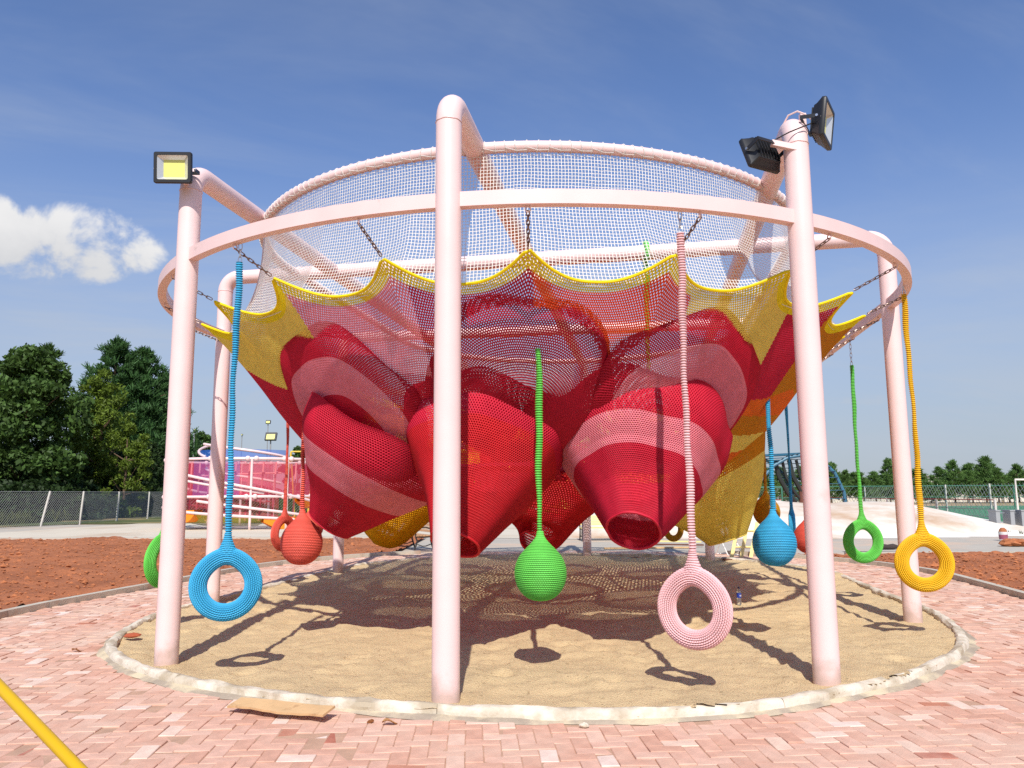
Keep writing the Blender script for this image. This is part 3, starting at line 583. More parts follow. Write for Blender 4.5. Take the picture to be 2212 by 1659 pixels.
def cone_col(tf):
    def f(a, b, cen):
        t = tf(a); k = ((t - T0) * NT + .5) % NT - .5   # tip number: C=0, D=1, E=2, F=3, G=4 ... B=27, A=26, I=25, J=24
        r = np.full(len(a), NM['crimson'])
        up = b < .40 + .05 * np.sin(k * 3)
        for lo, hi, c in ((-.5, .04, 'magenta'), (.04, 1.3, 'vermilion'), (1.3, 2.45, 'butter'), (2.45, 3.0, 'crimson'), (3.0, 4.6, 'amber'), (4.6, 7.0, 'orange'), (7, 11, 'butter'), (11, 15, 'lime'), (15, 20, 'orange'), (20, 22.6, 'gold'), (22.6, 26.0, 'butter'), (26.0, 27.1, 'rose'), (27.1, 27.6, 'magenta')):
            r[(k >= lo) & (k < hi) & up] = NM[c]
        side = (k > 2.55) & (k < 16)
        bb = b + .035 * (k - 5)
        for lo, hi, c in ((.3, .46, 'orange'), (.46, .58, 'amber'), (.58, .70, 'butter'), (.70, .84, 'orange'), (.84, .93, 'gold'), (.93, 2, 'butter')): r[side & ~up & (bb >= lo) & (bb < hi)] = NM[c]
        lside = (k >= 16) & (k < 23.5)
        r[lside & ~up] = NM['crimson']; r[(k > 8) & (k < 20) & (b > .5)] = NM['crimson']; r[(k > 21) & (k < 26) & (b > .07 + .155 * (k - 23.2)) & (b < .46)] = NM['crimson']
        r[b < .038] = NM['yellow']; return r
    return f
ta, tb = t_side(2.6, False) - 1, t_side(3.4)
tf = lambda a: ta + (tb - ta) * a
put('bowl', hexnet('bowl', lambda a, b: cone_pt(tf(a), b), 104, 800, NML, cone_col(tf), lambda a, b: np.where(b < .04, .52, np.where(b < .42, .47, .44)), h=.006, periodic=False, cull=in_pods, par=NO))
tf2 = lambda a: tb + (ta + 1 - tb) * a
put('bowl', hexnet('bowl', lambda a, b: cone_pt(tf2(a), b), 52, 330, NML, cone_col(tf2), lambda a, b: np.where(b < .42, .68, .46), h=.008, periodic=False, cull=in_pods, par=NO), 'rear half of the net')
def floor_pt(t, b):
    rho = 2.27 * (1 - b); u, w = stad(t, np.maximum(rho, .02)); return locA(u, w, 1.72 + .55 * b ** .6 - .25 * b)
put('net_floor', hexnet('net_floor', lambda a, b: floor_pt(a, b), 40, 260, NML, lambda a, b, c: np.full(len(a), NM['crimson']), lambda a, b: .42 + 0 * a, h=.006, cull=in_pods, par=NO))
# yellow rim rope
ts = np.linspace(0, 1, NT * 24, endpoint=False); rr, zz = rim(ts); u, w = stad(ts, rr + .01); b = MB(); b.tube([tuple(np.array(p) - np.array(NO)) for p in locA(u, w, zz + .004)], .016, 7, closed=True)
put('rim_rope', b.mesh('rim_rope', M['yellow'], True))
# white guard net
GN = empty('guard_net', loc(0, 0, 0), 0, 'white square-mesh guard net hung from the upper pink ring down to the yellow rim', 'net')
def guard_pt(t, b):
    rr, zz = rim(t); rr = 3.69 + (rr - 3.69) * .30; zz = 3.47 + (zz - 3.5) * .25; u0, w0 = stad(t, RT, 1.0); u1, w1 = stad(t, rr); f = b ** 2.6; wob = .006 * np.sin(t * 400 + b * 9)
    return locA(u0 + (u1 - u0) * f, w0 + (w1 - w0) * f, (ZB - .075) * (1 - b) + zz * b + wob * b * (1 - b) * 2)
NRg, NCg = 40, 960
I, J = np.meshgrid(np.arange(NRg + 1), np.arange(NCg), indexing='ij'); jig = RNG.normal(0, .05, I.shape)
P0 = guard_pt(((J + jig * .6 + .15 * np.sin(I * .3)) / NCg).ravel(), np.clip((I + jig * ((I > 0) & (I < NRg))) / NRg, 0, 1).ravel())
i, j = np.meshgrid(np.arange(NRg), np.arange(NCg), indexing='ij'); i = i.ravel(); j = j.ravel(); j1 = (j + 1) % NCg
H = np.stack([i * NCg + j, i * NCg + j1, (i + 1) * NCg + j1, (i + 1) * NCg + j], -1); cen = P0[H].mean(1)
nn = np.cross(P0[H[:, 1]] - P0[H[:, 0]], P0[H[:, 3]] - P0[H[:, 0]]); nn /= np.linalg.norm(nn, axis=1, keepdims=True)
PI = cen[:, None] + (P0[H] - cen[:, None]) * .80 - nn[:, None] * .004
IN = len(P0) + np.arange(len(H) * 4).reshape(-1, 4); F = np.stack([H, np.roll(H, -1, 1), np.roll(IN, -1, 1), IN], -1).reshape(-1, 4)
link('netting', np_mesh('netting', np.concatenate([P0, PI.reshape(-1, 3)]) - np.array(NO), F, M['white'], smooth=True), GN)
b = MB(); nW = 300
for q in range(nW):
    t = q / nW; u, w = stad(np.array([t, t + .0006]), RT, 1.0); du, dw = u[1] - u[0], w[1] - w[0]; l = math.hypot(du, dw); du /= l; dw /= l; nu, nw = dw, -du; pts = []
    for s in range(12):
        a = 2 * math.pi * s / 12; sh = .012 * math.sin(a + q); pts.append(tuple(np.array(loc(float(u[0]) + nu * .0605 * math.cos(a) + du * sh, float(w[0]) + nw * .0605 * math.cos(a) + dw * sh, ZB - .02 + .0605 * math.sin(a))) - np.array(NO)))
    b.tube(pts, .005, 4, closed=True)
    u2, w2 = stad(np.array([t + 1 / nW]), RT, 1.0); a1 = -1.0 + .5 * (q % 2)
    b.tube([tuple(np.array(loc(float(u[0]) + nu * .062 * math.cos(a1), float(w[0]) + nw * .062 * math.cos(a1), ZB - .02 + .062 * math.sin(a1))) - np.array(NO)), tuple(np.array(loc(float(u2[0]) + nu * .062 * math.cos(-.9 - a1 * .3), float(w2[0]) + nw * .062 * math.cos(-.9 - a1 * .3), ZB - .075)) - np.array(NO))], .0045, 4)
lo_ = link('lashing', b.mesh('lashing', M['white'], True), GN); tag(lo_, kind='stuff')
# chains from the ring beam to the rim tips
def link_mesh():
    L_, r = .021, .0125; pts = []
    for a in np.linspace(-math.pi / 2, math.pi / 2, 6): pts.append((r * math.sin(a) , 0, L_ + r * math.cos(a)))
    for a in np.linspace(math.pi / 2, 1.5 * math.pi, 6): pts.append((r * math.sin(a), 0, -L_ + r * math.cos(a)))
    b = MB(); b.tube(pts, .0052, 6, closed=True); return b.mesh('link', M['steel'], True)
LINK = link_mesh()
def chain(a, b2, label, group=None, mat=None):
    a, b2 = Vector(a), Vector(b2); d = b2 - a; n = max(2, round(d.length / .052)); p = empty('chain', a, 0, label, 'chain', group); q = d.to_track_quat('Z', 'Y')
    for i in range(n):
        o = link('link', LINK, p, d * ((i + .5) / n)); o.rotation_mode = 'QUATERNION'; o.rotation_quaternion = q @ Matrix.Rotation(math.pi / 2 * (i % 2) + .3, 3, 'Z').to_quaternion(); o.scale = (1, 1, d.length / n / .052)
    return p
CH = {0: 'steel chain pulling up the yellow rim just right of the front pole', 1: 'steel chain at the rim tip beside the pink rope', 2: 'steel chain half hidden behind the right front pole', 3: 'steel chain right of the right front pole, longest against the sky', 4: 'steel chain at the far right bend above the yellow rope', 5: 'steel chain along the right side just beyond the bend of the ring beam',
      27: 'steel chain just left of the front pole', 26: 'steel chain beside the blue rope on the left', 25: 'steel chain emerging behind the left front pole', 24: 'short steel chain at the left bend of the ring beam', 6: 'steel chain along the right side above the green rope'}
for k in range(NT):
    t = tip_t(k); rr, zz = rim(t); u, w = stad(np.array([t]), RR - .01); u2, w2 = stad(np.array([t]), float(rr) + .02)
    chain(loc(float(u[0]), float(w[0]), ZR - .108), loc(float(u2[0]), float(w2[0]), float(zz) + .02), CH.get(k, 'steel chain holding the rim at the back of the net'), 'chains holding up the net rim')
# ------------------------------------------------------------------ knitted hanging rings and balls
def surf_mesh(name, P, mat, wrap_u=True, wrap_v=False, gap=None):
    nu, nv = P.shape[:2]; V = P.reshape(-1, 3); I, J = np.meshgrid(np.arange(nu if wrap_u else nu - 1), np.arange(nv if wrap_v else nv - 1), indexing='ij'); I = I.ravel(); J = J.ravel(); I1 = (I + 1) % nu; J1 = (J + 1) % nv
    me = np_mesh(name, V, np.stack([I * nv + J, I1 * nv + J, I1 * nv + J1, I * nv + J1], -1), mat, smooth=True)
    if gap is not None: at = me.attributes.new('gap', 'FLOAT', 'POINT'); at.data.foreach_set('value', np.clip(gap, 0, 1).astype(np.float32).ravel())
    return me
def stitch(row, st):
    """row, st in stitch units; returns relief (-1..1) and mask of the painted gap shade; every second row is shifted"""
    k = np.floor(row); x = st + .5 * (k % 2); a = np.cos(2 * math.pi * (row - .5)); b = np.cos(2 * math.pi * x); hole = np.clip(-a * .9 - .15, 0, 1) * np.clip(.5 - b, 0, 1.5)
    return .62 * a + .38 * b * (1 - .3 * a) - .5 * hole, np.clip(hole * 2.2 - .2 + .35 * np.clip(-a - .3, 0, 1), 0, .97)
def ring_mesh():
    nr, ns = 24, 76; A, B_ = np.meshgrid(np.arange(ns * 4) / (ns * 4) * 2 * math.pi, np.arange(nr * 6) / (nr * 6) * 2 * math.pi, indexing='ij')
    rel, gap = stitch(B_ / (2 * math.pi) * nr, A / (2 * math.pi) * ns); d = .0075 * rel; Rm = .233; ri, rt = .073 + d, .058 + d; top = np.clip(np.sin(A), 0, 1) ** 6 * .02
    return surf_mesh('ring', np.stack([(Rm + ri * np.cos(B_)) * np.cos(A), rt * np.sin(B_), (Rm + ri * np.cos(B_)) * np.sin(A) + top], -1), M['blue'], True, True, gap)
def neck_mesh():
    zs = -.012 + np.array([.465, .44, .41, .38, .355, .33, .305, .28, .25, .22]); hw = np.array([.028, .031, .038, .050, .066, .088, .116, .143, .163, .168]); hd = np.array([.028, .030, .033, .037, .042, .048, .053, .056, .057, .05])
    n = 84; z = np.linspace(.453, .208, n); W_ = np.interp(z, zs[::-1], hw[::-1]); D_ = np.interp(z, zs[::-1], hd[::-1]); A, Zi = np.meshgrid(np.arange(80) / 80 * 2 * math.pi, np.arange(n), indexing='ij')
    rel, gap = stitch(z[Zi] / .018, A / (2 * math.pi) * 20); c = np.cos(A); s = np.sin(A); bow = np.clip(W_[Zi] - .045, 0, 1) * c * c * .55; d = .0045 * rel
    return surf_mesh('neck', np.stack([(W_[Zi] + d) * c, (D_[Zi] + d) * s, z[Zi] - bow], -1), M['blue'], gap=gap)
def ball_mesh():
    n = 260; s = np.linspace(0, 1, n)
    ctrl = np.array([(.002, -.236), (.06, -.230), (.12, -.205), (.175, -.155), (.212, -.09), (.229, -.01), (.222, .07), (.192, .145), (.145, .205), (.098, .252), (.062, .292), (.038, .33), (.029, .375)]); q = catmull(ctrl, s)
    A, I = np.meshgrid(np.arange(260) / 260 * 2 * math.pi, np.arange(n), indexing='ij'); L_ = np.concatenate([[0], np.cumsum(np.hypot(*np.diff(q, axis=0).T))])
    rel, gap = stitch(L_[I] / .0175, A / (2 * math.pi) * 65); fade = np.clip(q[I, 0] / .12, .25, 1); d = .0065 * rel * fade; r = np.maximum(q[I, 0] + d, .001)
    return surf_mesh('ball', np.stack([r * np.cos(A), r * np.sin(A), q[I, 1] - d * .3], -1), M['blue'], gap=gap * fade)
RING_ME, NECK_ME, BALL_ME = ring_mesh(), neck_mesh(), ball_mesh()
def rope_mesh(l, seed, r=.028, mat='blue'):
    n = max(20, int(l / .019 * 6)); z = np.linspace(0, l, n); A, I = np.meshgrid(np.arange(20) / 20 * 2 * math.pi, np.arange(n), indexing='ij')
    rr = r * (1 + .10 * np.sin(z * 3.1 + seed) + .06 * np.sin(z * 9 + seed * 2)); k = z * (l - z) / (l * l) * 4
    cx = .012 * k * np.sin(z * 1.9 + seed) + .004 * np.sin(z * 11 + seed); cy_ = .010 * k * np.cos(z * 1.5 + seed)
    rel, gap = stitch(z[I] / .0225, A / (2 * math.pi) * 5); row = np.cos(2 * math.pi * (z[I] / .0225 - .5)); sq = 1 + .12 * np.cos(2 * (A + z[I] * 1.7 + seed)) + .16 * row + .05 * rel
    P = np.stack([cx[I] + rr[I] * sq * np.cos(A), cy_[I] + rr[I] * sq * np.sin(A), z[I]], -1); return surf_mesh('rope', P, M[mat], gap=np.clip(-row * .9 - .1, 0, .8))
CARAB = MB(); CARAB.tube([(.016 * math.sin(a), 0, .04 * math.cos(a)) for a in np.linspace(0, 6.283, 18, endpoint=False)], .0048, 6, closed=True); CARAB_ME = CARAB.mesh('carabiner', M['zinc'], True)
def hang(kind, u, w, z, ztop, mat, yaw, label, clip=True, rr=.026, wool=None):
    x, y, _ = loc(u, w); p = empty('hanging_' + kind, (x, y, z), yaw, label, 'ring swing' if kind == 'ring' else 'ball swing', 'knitted ' + kind + 's hanging from the frame and net'); mm = M[mat]
    if kind == 'ring': link('ring', RING_ME, p, mat=mm); link('neck', NECK_ME, p, mat=mm); z0 = .445
    else: link('ball', BALL_ME, p, mat=mm); z0 = .36
    link('rope', rope_mesh(ztop - z - z0, u * 3 + w, rr), p, (0, 0, z0), mat=mm)
    if clip:
        zt = ztop - z; k = 0; zc = zt + .02
        while zc < ZR - .1 - z + .03 and k < 9: link('carabiner', CARAB_ME, p, (0, 0, zc), (0, 0, (k % 2) * 1.57)); zc += .066; k += 1
    return p
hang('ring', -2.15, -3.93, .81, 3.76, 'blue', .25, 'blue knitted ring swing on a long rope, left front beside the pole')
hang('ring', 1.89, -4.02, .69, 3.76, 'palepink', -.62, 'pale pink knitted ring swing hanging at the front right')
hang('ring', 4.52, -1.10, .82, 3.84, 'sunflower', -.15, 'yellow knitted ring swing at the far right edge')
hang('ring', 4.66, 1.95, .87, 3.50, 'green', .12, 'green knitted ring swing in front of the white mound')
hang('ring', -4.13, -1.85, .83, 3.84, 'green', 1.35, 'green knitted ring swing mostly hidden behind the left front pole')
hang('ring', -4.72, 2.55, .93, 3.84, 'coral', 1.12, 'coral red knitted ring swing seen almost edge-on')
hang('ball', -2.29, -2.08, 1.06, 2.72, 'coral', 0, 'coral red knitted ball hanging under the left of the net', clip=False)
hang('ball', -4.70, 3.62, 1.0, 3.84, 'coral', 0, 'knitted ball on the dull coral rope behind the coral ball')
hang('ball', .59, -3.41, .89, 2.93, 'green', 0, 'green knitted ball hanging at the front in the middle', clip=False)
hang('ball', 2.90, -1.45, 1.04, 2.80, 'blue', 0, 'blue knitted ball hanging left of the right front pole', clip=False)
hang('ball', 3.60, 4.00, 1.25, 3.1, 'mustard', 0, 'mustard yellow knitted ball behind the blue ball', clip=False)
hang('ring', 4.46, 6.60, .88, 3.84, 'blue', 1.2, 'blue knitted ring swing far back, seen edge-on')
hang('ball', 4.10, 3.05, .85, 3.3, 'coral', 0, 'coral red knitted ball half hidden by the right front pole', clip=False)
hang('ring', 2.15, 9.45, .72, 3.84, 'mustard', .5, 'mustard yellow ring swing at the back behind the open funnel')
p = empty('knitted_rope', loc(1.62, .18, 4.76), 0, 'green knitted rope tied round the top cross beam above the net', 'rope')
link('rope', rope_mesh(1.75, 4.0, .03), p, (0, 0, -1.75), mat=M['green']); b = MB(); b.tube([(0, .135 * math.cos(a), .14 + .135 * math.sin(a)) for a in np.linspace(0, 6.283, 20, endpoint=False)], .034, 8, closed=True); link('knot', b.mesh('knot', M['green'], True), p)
# ------------------------------------------------------------------ floodlights
def floodlight(at, face, label, w=.37, h=.31, bracket=True):
    """face: direction the lamp looks; built looking along -Y"""
    p = empty('floodlight', at, 0, label, 'floodlight', 'floodlights on the pole tops'); d = Vector(face).normalized(); q = d.to_track_quat('-Y', 'Z'); p.rotation_mode = 'QUATERNION'; p.rotation_quaternion = q
    b = MB(); x, z = w / 2, h / 2; t = .034
    def ringf(a, c, y0, m=0):  # frustum ring between two rectangles
        pass
    def rect(xx, zz, y, r=.018):
        pts = []
        for cx, cz, a0 in ((xx - r, zz - r, 0), (-xx + r, zz - r, 90), (-xx + r, -zz + r, 180), (xx - r, -zz + r, 270)):
            for k in range(4): a = R_(a0 + 30 * k); pts.append((cx + r * math.cos(a), y, cz + r * math.sin(a)))
        return pts
    def loft(rs, close_last=True):
        n = len(rs[0]); vs = [v for r in rs for v in r]; fs = []
        for i in range(len(rs) - 1):
            for k in range(n): fs.append((i * n + k, i * n + (k + 1) % n, (i + 1) * n + (k + 1) % n, (i + 1) * n + k))
        if close_last: fs.append(tuple((len(rs) - 1) * n + k for k in range(n)))
        return vs, fs
    b.add(*loft([rect(x - t, z - t, -.03), rect(x - t, z - t, -.038), rect(x - .006, z - .006, -.038), rect(x, z, -.03), rect(x, z, .0), rect(x - .01, z - .01, .012), rect(x * .80, z * .80, .05), rect(x * .74, z * .74, .075)])); b.build('housing', M['black'], p, True)
    b = MB()
    for k in range(7): b.box((-x * .6 + k * x * .2, .083, 0), (.006, .03, z * 1.3))
    b.build('cooling_fins', M['black'], p)
    b = MB(); b.add(*loft([rect(x - t, z - t, -.031), rect(x * .56, z * .56, .012, .006)], False)); b.build('reflector', M['reflector'], p)
    b = MB(); b.add(*loft([rect(x * .57, z * .57, .012, .006)])); b.build('led_panel', M['led'], p)
    b = MB()
    for sx in (-1, 1): b.bar((sx * (x + .008), .03, 0), (sx * (x + .008), .17, 0), .008, .035)
    b.bar((-x - .008, .17, 0), (x + .008, .17, 0), .035, .008, up=(0, 1, 0)); b.build('bracket', M['black'], p)
    b = MB()
    for sx in (-1, 1): b.tube([(sx * (x + .006), .03, 0), (sx * (x + .022), .03, 0)], .012, 8)
    b.build('bolt', M['zinc'], p)
    return p
P1t, P3t = loc(-2.97, -3.49, 4.72), loc(2.956, -3.5, 4.72)
floodlight((P1t[0] - .07, P1t[1] - .27, 4.82), (.04, -1, -.12), 'square black floodlight with a yellow panel on top of the left front pole')
LR = Vector(at_depth(1782, 268, P3t[1] + .02)); floodlight(tuple(LR), (1, -.62, -.16), 'floodlight turned to the right on top of the right front pole', .40, .36)
floodlight((P3t[0] - .30, P3t[1] + .06, 4.62), (-.55, 1, -.42), 'floodlight seen from behind left of the right front pole', .37, .31)
def brkt(a, b2, nm='lamp_arm'):
    b = MB(); b.bar(a, b2, .05, .05); under(b.build(nm, M['pink']), FR_)
bk = LR - Vector((1, -.36, -.16)).normalized() * .17
brkt((P3t[0] + .08, P3t[1] - .02, 4.80), (bk.x - .01, bk.y, bk.z - .10)); brkt((bk.x - .02, bk.y, bk.z - .13), (bk.x - .02, bk.y, bk.z + .10)); brkt((P3t[0] - .02, P3t[1] - .08, 4.62), (P3t[0] - .24, P3t[1] - .06, 4.68)); brkt((P1t[0] + .0, P1t[1] - .08, 4.74), (P1t[0] - .02, P1t[1] - .2, 4.74))
p = empty('lamp_cable', P3t, 0, 'thin cable running between the two floodlights of the right front pole', 'cable'); b = MB()
b.tube([(-.24, -.07, -.03), (-.1, -.125, .03), (.02, -.125, .08), (.10, -.10, .12), (.19, -.03, .17)], .006, 6); b.build('black_lead', M['cable'], p, True); b = MB()
b.tube([(-.06, .1, .22), (-.03, .06, .28), (.04, .02, .30), (.10, 0, .26), (.15, -.02, .20), (.19, -.03, .17)], .008, 6); b.build('pale_lead', M['whitecable'], p, True)
# ------------------------------------------------------------------ foreground and small things
M['plank'] = pmat('old_plank', srgb(206, 170, 124), .85, .12, 5, bump=.003, bscale=30, stains=(srgb(150, 112, 74), 7, .58, .78))
M['yplastic'] = pmat('yellow_plastic', srgb(206, 164, 14), .35, .05, 6, spec=.5)
b = MB(); n = 14; vs = []
a, c = Vector(at_ground(508, 1500, .12)) - Vector((0, 0, .045)), Vector(at_ground(712, 1519, .12)) - Vector((0, 0, .045)); d = (c - a); nrm = Vector((-d.y, d.x, 0)).normalized()
for j in range(n):
    f = j / (n - 1); wv = .012 * math.sin(f * 9) + .006 * math.sin(f * 31)
    for dy, z in ((-.085, .088), (-.088, .104), (.075, .128), (.08, .112)): vs.append(tuple(a + d * f + nrm * (dy + wv * (1 if dy < 0 else -.5)) + Vector((0, 0, z - .12 + .004 * math.sin(f * 7)))))
fs = [(0, 1, 2, 3), tuple((n - 1) * 4 + k for k in (3, 2, 1, 0))]
for j in range(n - 1):
    for k in range(4): fs.append((j * 4 + k, (j + 1) * 4 + k, (j + 1) * 4 + (k + 1) % 4, j * 4 + (k + 1) % 4))
b.add(vs, fs); tag(b.build('wooden_board', M['plank']), 'rough tan board lying along the kerb at the front', 'board')
# yellow rail close to the camera in the lower left corner
A, B_ = Vector(at_depth(-4, 1480, 1.75)), Vector(at_depth(168, 1659, 1.55)); d = B_ - A
k0 = A - d * 2.6; k1 = B_ + d * (B_.z / -d.z) * .985
rp = empty('yellow_rail', (k1.x, k1.y, 0), 0, 'yellow plastic rail crossing the lower left corner close to the camera', 'rail'); b = MB(); b.tube([tuple(Vector(q) - Vector((k1.x, k1.y, 0))) for q in (k0, A, B_, k1)], .0115, 14); b.build('rail', M['yplastic'], rp, True)
b = MB(); b.tube([(k0.x - k1.x, k0.y - k1.y, -.01), (k0.x - k1.x, k0.y - k1.y, k0.z)], .013, 14); b.build('post', M['yplastic'], rp, True)
# water bottle standing in the sand
M['pet'] = pmat('clear_plastic', (.9, .93, .95, 1), .08, .02, 3); bs = M['pet'].node_tree.nodes['Principled BSDF']; bs.inputs['Transmission Weight'].default_value = .9; bs.inputs['IOR'].default_value = 1.2
M['bluelabel'] = pmat('blue_label', srgb(38, 58, 150), .4, .05); M['bluecap'] = pmat('blue_cap', srgb(24, 32, 96), .4)
bp_ = at_ground(1597, 1306, .03); p = empty('water_bottle', bp_, .4, 'clear plastic water bottle with a blue label standing on the sand', 'bottle'); b = MB(); b.lathe([(.028, 0), (.032, .01), (.030, .05), (.032, .09), (.032, .165), (.027, .19), (.014, .215), (.013, .222)], 18); b.build('body', M['pet'], p, True)
b = MB(); b.lathe([(.0325, .095), (.0328, .1), (.0328, .155), (.0325, .16)], 18); lb = b.build('wrapper', M['bluelabel'], p, True)
b = MB()
for k in range(5): b.bar((-.012 + k * .006, -.0335, .116), (-.012 + k * .006, -.0335, .136), .003, .002)
o = b.build('print', pmat('white_print', srgb(235, 238, 242), .5), None); o.parent = lb
b = MB(); b.lathe([(.0155, .22), (.0155, .24), (.012, .243)], 14); b.build('cap', M['bluecap'], p, True)
# crumbs lying about: broken brick, blue cap, leaves, stones
M['brick'] = pmat('broken_brick', srgb(166, 84, 56), .95, .15, 20, bump=.006, bscale=60); M['leaf_dry'] = pmat('dry_leaf', srgb(178, 132, 84), .85, .2, 30)
def lump(name, at, s, mat, label, cat, rz=0.0, seed=1):
    r = np.random.default_rng(seed); b = MB(); k, n = 6, 8; vs = []
    for i in range(k):
        for j in range(n):
            th = math.pi * (i + .5) / k; a = 2 * math.pi * j / n; q = r.uniform(.75, 1.2); vs.append((s[0] * q * math.sin(th) * math.cos(a), s[1] * q * math.sin(th) * math.sin(a), s[2] * (1 - math.cos(th)) * .9 * r.uniform(.85, 1.1)))
    fs = [(i * n + j, i * n + (j + 1) % n, (i + 1) * n + (j + 1) % n, (i + 1) * n + j) for i in range(k - 1) for j in range(n)]; fs += [tuple(range(n - 1, -1, -1)), tuple((k - 1) * n + j for j in range(n))]
    b.add(vs, fs); return tag(b.build(name, mat, None, False, at, (0, 0, rz)), label, cat)
lump('broken_brick', at_ground(286, 1378, .04), (.085, .05, .03), M['brick'], 'piece of broken red brick on the sand by the left kerb', 'brick', .5, 3)
lump('stone', at_ground(1262, 1572, .002), (.04, .03, .018), M['kerbstone'], 'small tan stone lying at the foot of the kerb right of the front pole', 'stone', .2, 5)
b = MB(); q = at_ground(457, 1492, .012); b.lathe([(.014, 0), (.016, .006), (.016, .016), (.012, .02)], 12); tag(b.build('bottle_cap', pmat('bright_blue_plastic', srgb(30, 60, 190), .4), None, True, q), 'small bright blue bottle cap on the pavers by the kerb', 'cap')
def leaf(at, s, rz, label):
    b = MB(); vs = []; n = 7
    for i in range(n):
        f = i / (n - 1); w = s * .34 * math.sin(math.pi * min(1, f * 1.02)) ** .8 + .001; z = .012 + .018 * math.sin(f * 4 + rz)
        vs += [(f * s - s / 2, -w, z + .012), (f * s - s / 2, 0, z), (f * s - s / 2, w, z + .010)]
    fs = []
    for i in range(n - 1):
        for k in range(2): fs.append((i * 3 + k, (i + 1) * 3 + k, (i + 1) * 3 + k + 1, i * 3 + k + 1))
    b.add(vs, fs); return tag(b.build('dry_leaf', M['leaf_dry'], None, True, at, (0, 0, rz)), label, 'leaf')
leaf(at_ground(842, 1566, .0), .11, .4, 'curled tan leaf on the pavers in front of the front pole'); leaf(at_ground(800, 1563, 0), .075, 1.9, 'smaller tan leaf just left of the curled leaf on the pavers'); leaf(at_ground(165, 1408, .0), .10, .9, 'dry leaf on the pavers at the far left')
# ------------------------------------------------------------------ trees
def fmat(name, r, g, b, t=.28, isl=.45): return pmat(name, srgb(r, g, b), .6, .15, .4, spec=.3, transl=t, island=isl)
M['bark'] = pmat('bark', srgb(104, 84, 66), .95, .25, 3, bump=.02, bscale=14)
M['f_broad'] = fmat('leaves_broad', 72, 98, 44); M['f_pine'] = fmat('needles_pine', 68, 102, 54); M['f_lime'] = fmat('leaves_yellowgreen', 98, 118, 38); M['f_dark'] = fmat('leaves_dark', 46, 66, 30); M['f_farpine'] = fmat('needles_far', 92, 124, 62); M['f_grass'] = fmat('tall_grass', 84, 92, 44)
def leaves(centers, radii, per, size, aspect=.5, up=.0, squash=.8):
    """triangular-pair leaves scattered through clumps"""
    C = np.repeat(np.asarray(centers, float), per, 0); Rr = np.repeat(np.asarray(radii, float), per); n = len(C)
    d = RNG.normal(size=(n, 3)); d /= np.linalg.norm(d, axis=1, keepdims=True); rad = Rr * RNG.random(n) ** .42; P = C + d * rad[:, None] * np.array([1, 1, squash])
    ax = RNG.normal(size=(n, 3)) + d * .6 + np.array([0, 0, up]); ax /= np.linalg.norm(ax, axis=1, keepdims=True); sd = np.cross(ax, RNG.normal(size=(n, 3))); sd /= np.linalg.norm(sd, axis=1, keepdims=True) + 1e-9
    s = size * RNG.uniform(.6, 1.4, n)[:, None]; a = P - ax * s * .5; b_ = P + sd * s * aspect * .5; c = P + ax * s * .5; e = P - sd * s * aspect * .5
    V = np.stack([a, b_, c, e], 1).reshape(-1, 3); return V, np.arange(n * 4).reshape(n, 4)
def trunk_mesh(h, r, bend=.3, limbs=(), seed=0):
    b = MB(); rd = random.Random(seed); pts = [(bend * math.sin(f * 2 + seed) * f, bend * math.cos(f * 3 + seed) * f * .6, h * f) for f in np.linspace(0, 1, 8)]; b.tube(pts, [r * (1 - .78 * f) * (1.25 if f == 0 else 1) for f in np.linspace(0, 1, 8)], 8)
    for (z, a, l, up) in limbs:
        i = min(6, int(z / h * 7)); p0 = Vector(pts[i]); e = p0 + Vector((math.cos(a) * l, math.sin(a) * l, up)); m = (p0 + e) / 2 + Vector((0, 0, -.06 * l)); b.tube([tuple(p0), tuple(m), tuple(e)], [r * .38, r * .26, r * .1], 5)
    return b
def broad_tree(at, h, wd, mat, label, cat='tree', group=None, clumps=60, per=130, size=.34, low=.28, seed=1, name='broadleaf_tree', shape=1.0, aspect=.55, depth=.8):
    rd = random.Random(seed); p = empty(name, at, 0, label, cat, group); lim = [(h * rd.uniform(.3, .7), rd.uniform(0, 6.28), wd * rd.uniform(.25, .42), h * rd.uniform(.05, .2)) for _ in range(9)]
    trunk_mesh(h * .82, max(.06, h * .02), .02 * h, lim, seed).build('trunk', M['bark'], p, True)
    cs, rs = [], []
    for _ in range(clumps):
        f = rd.random() ** .8; z = h * (low + (1 - low) * f) ; env = math.sin(math.pi * min(1, (.16 + .84 * f) ** shape)) ** .6; a = rd.uniform(0, 6.28); q = wd * .5 * env * rd.random() ** .5
        r = wd * rd.uniform(.07, .15); cs.append((math.cos(a) * q, math.sin(a) * q * depth, z - r * .6)); rs.append(r)
    V, F = leaves(cs, rs, per, size, aspect); link('crown', np_mesh('crown', V, F, mat), p); return p
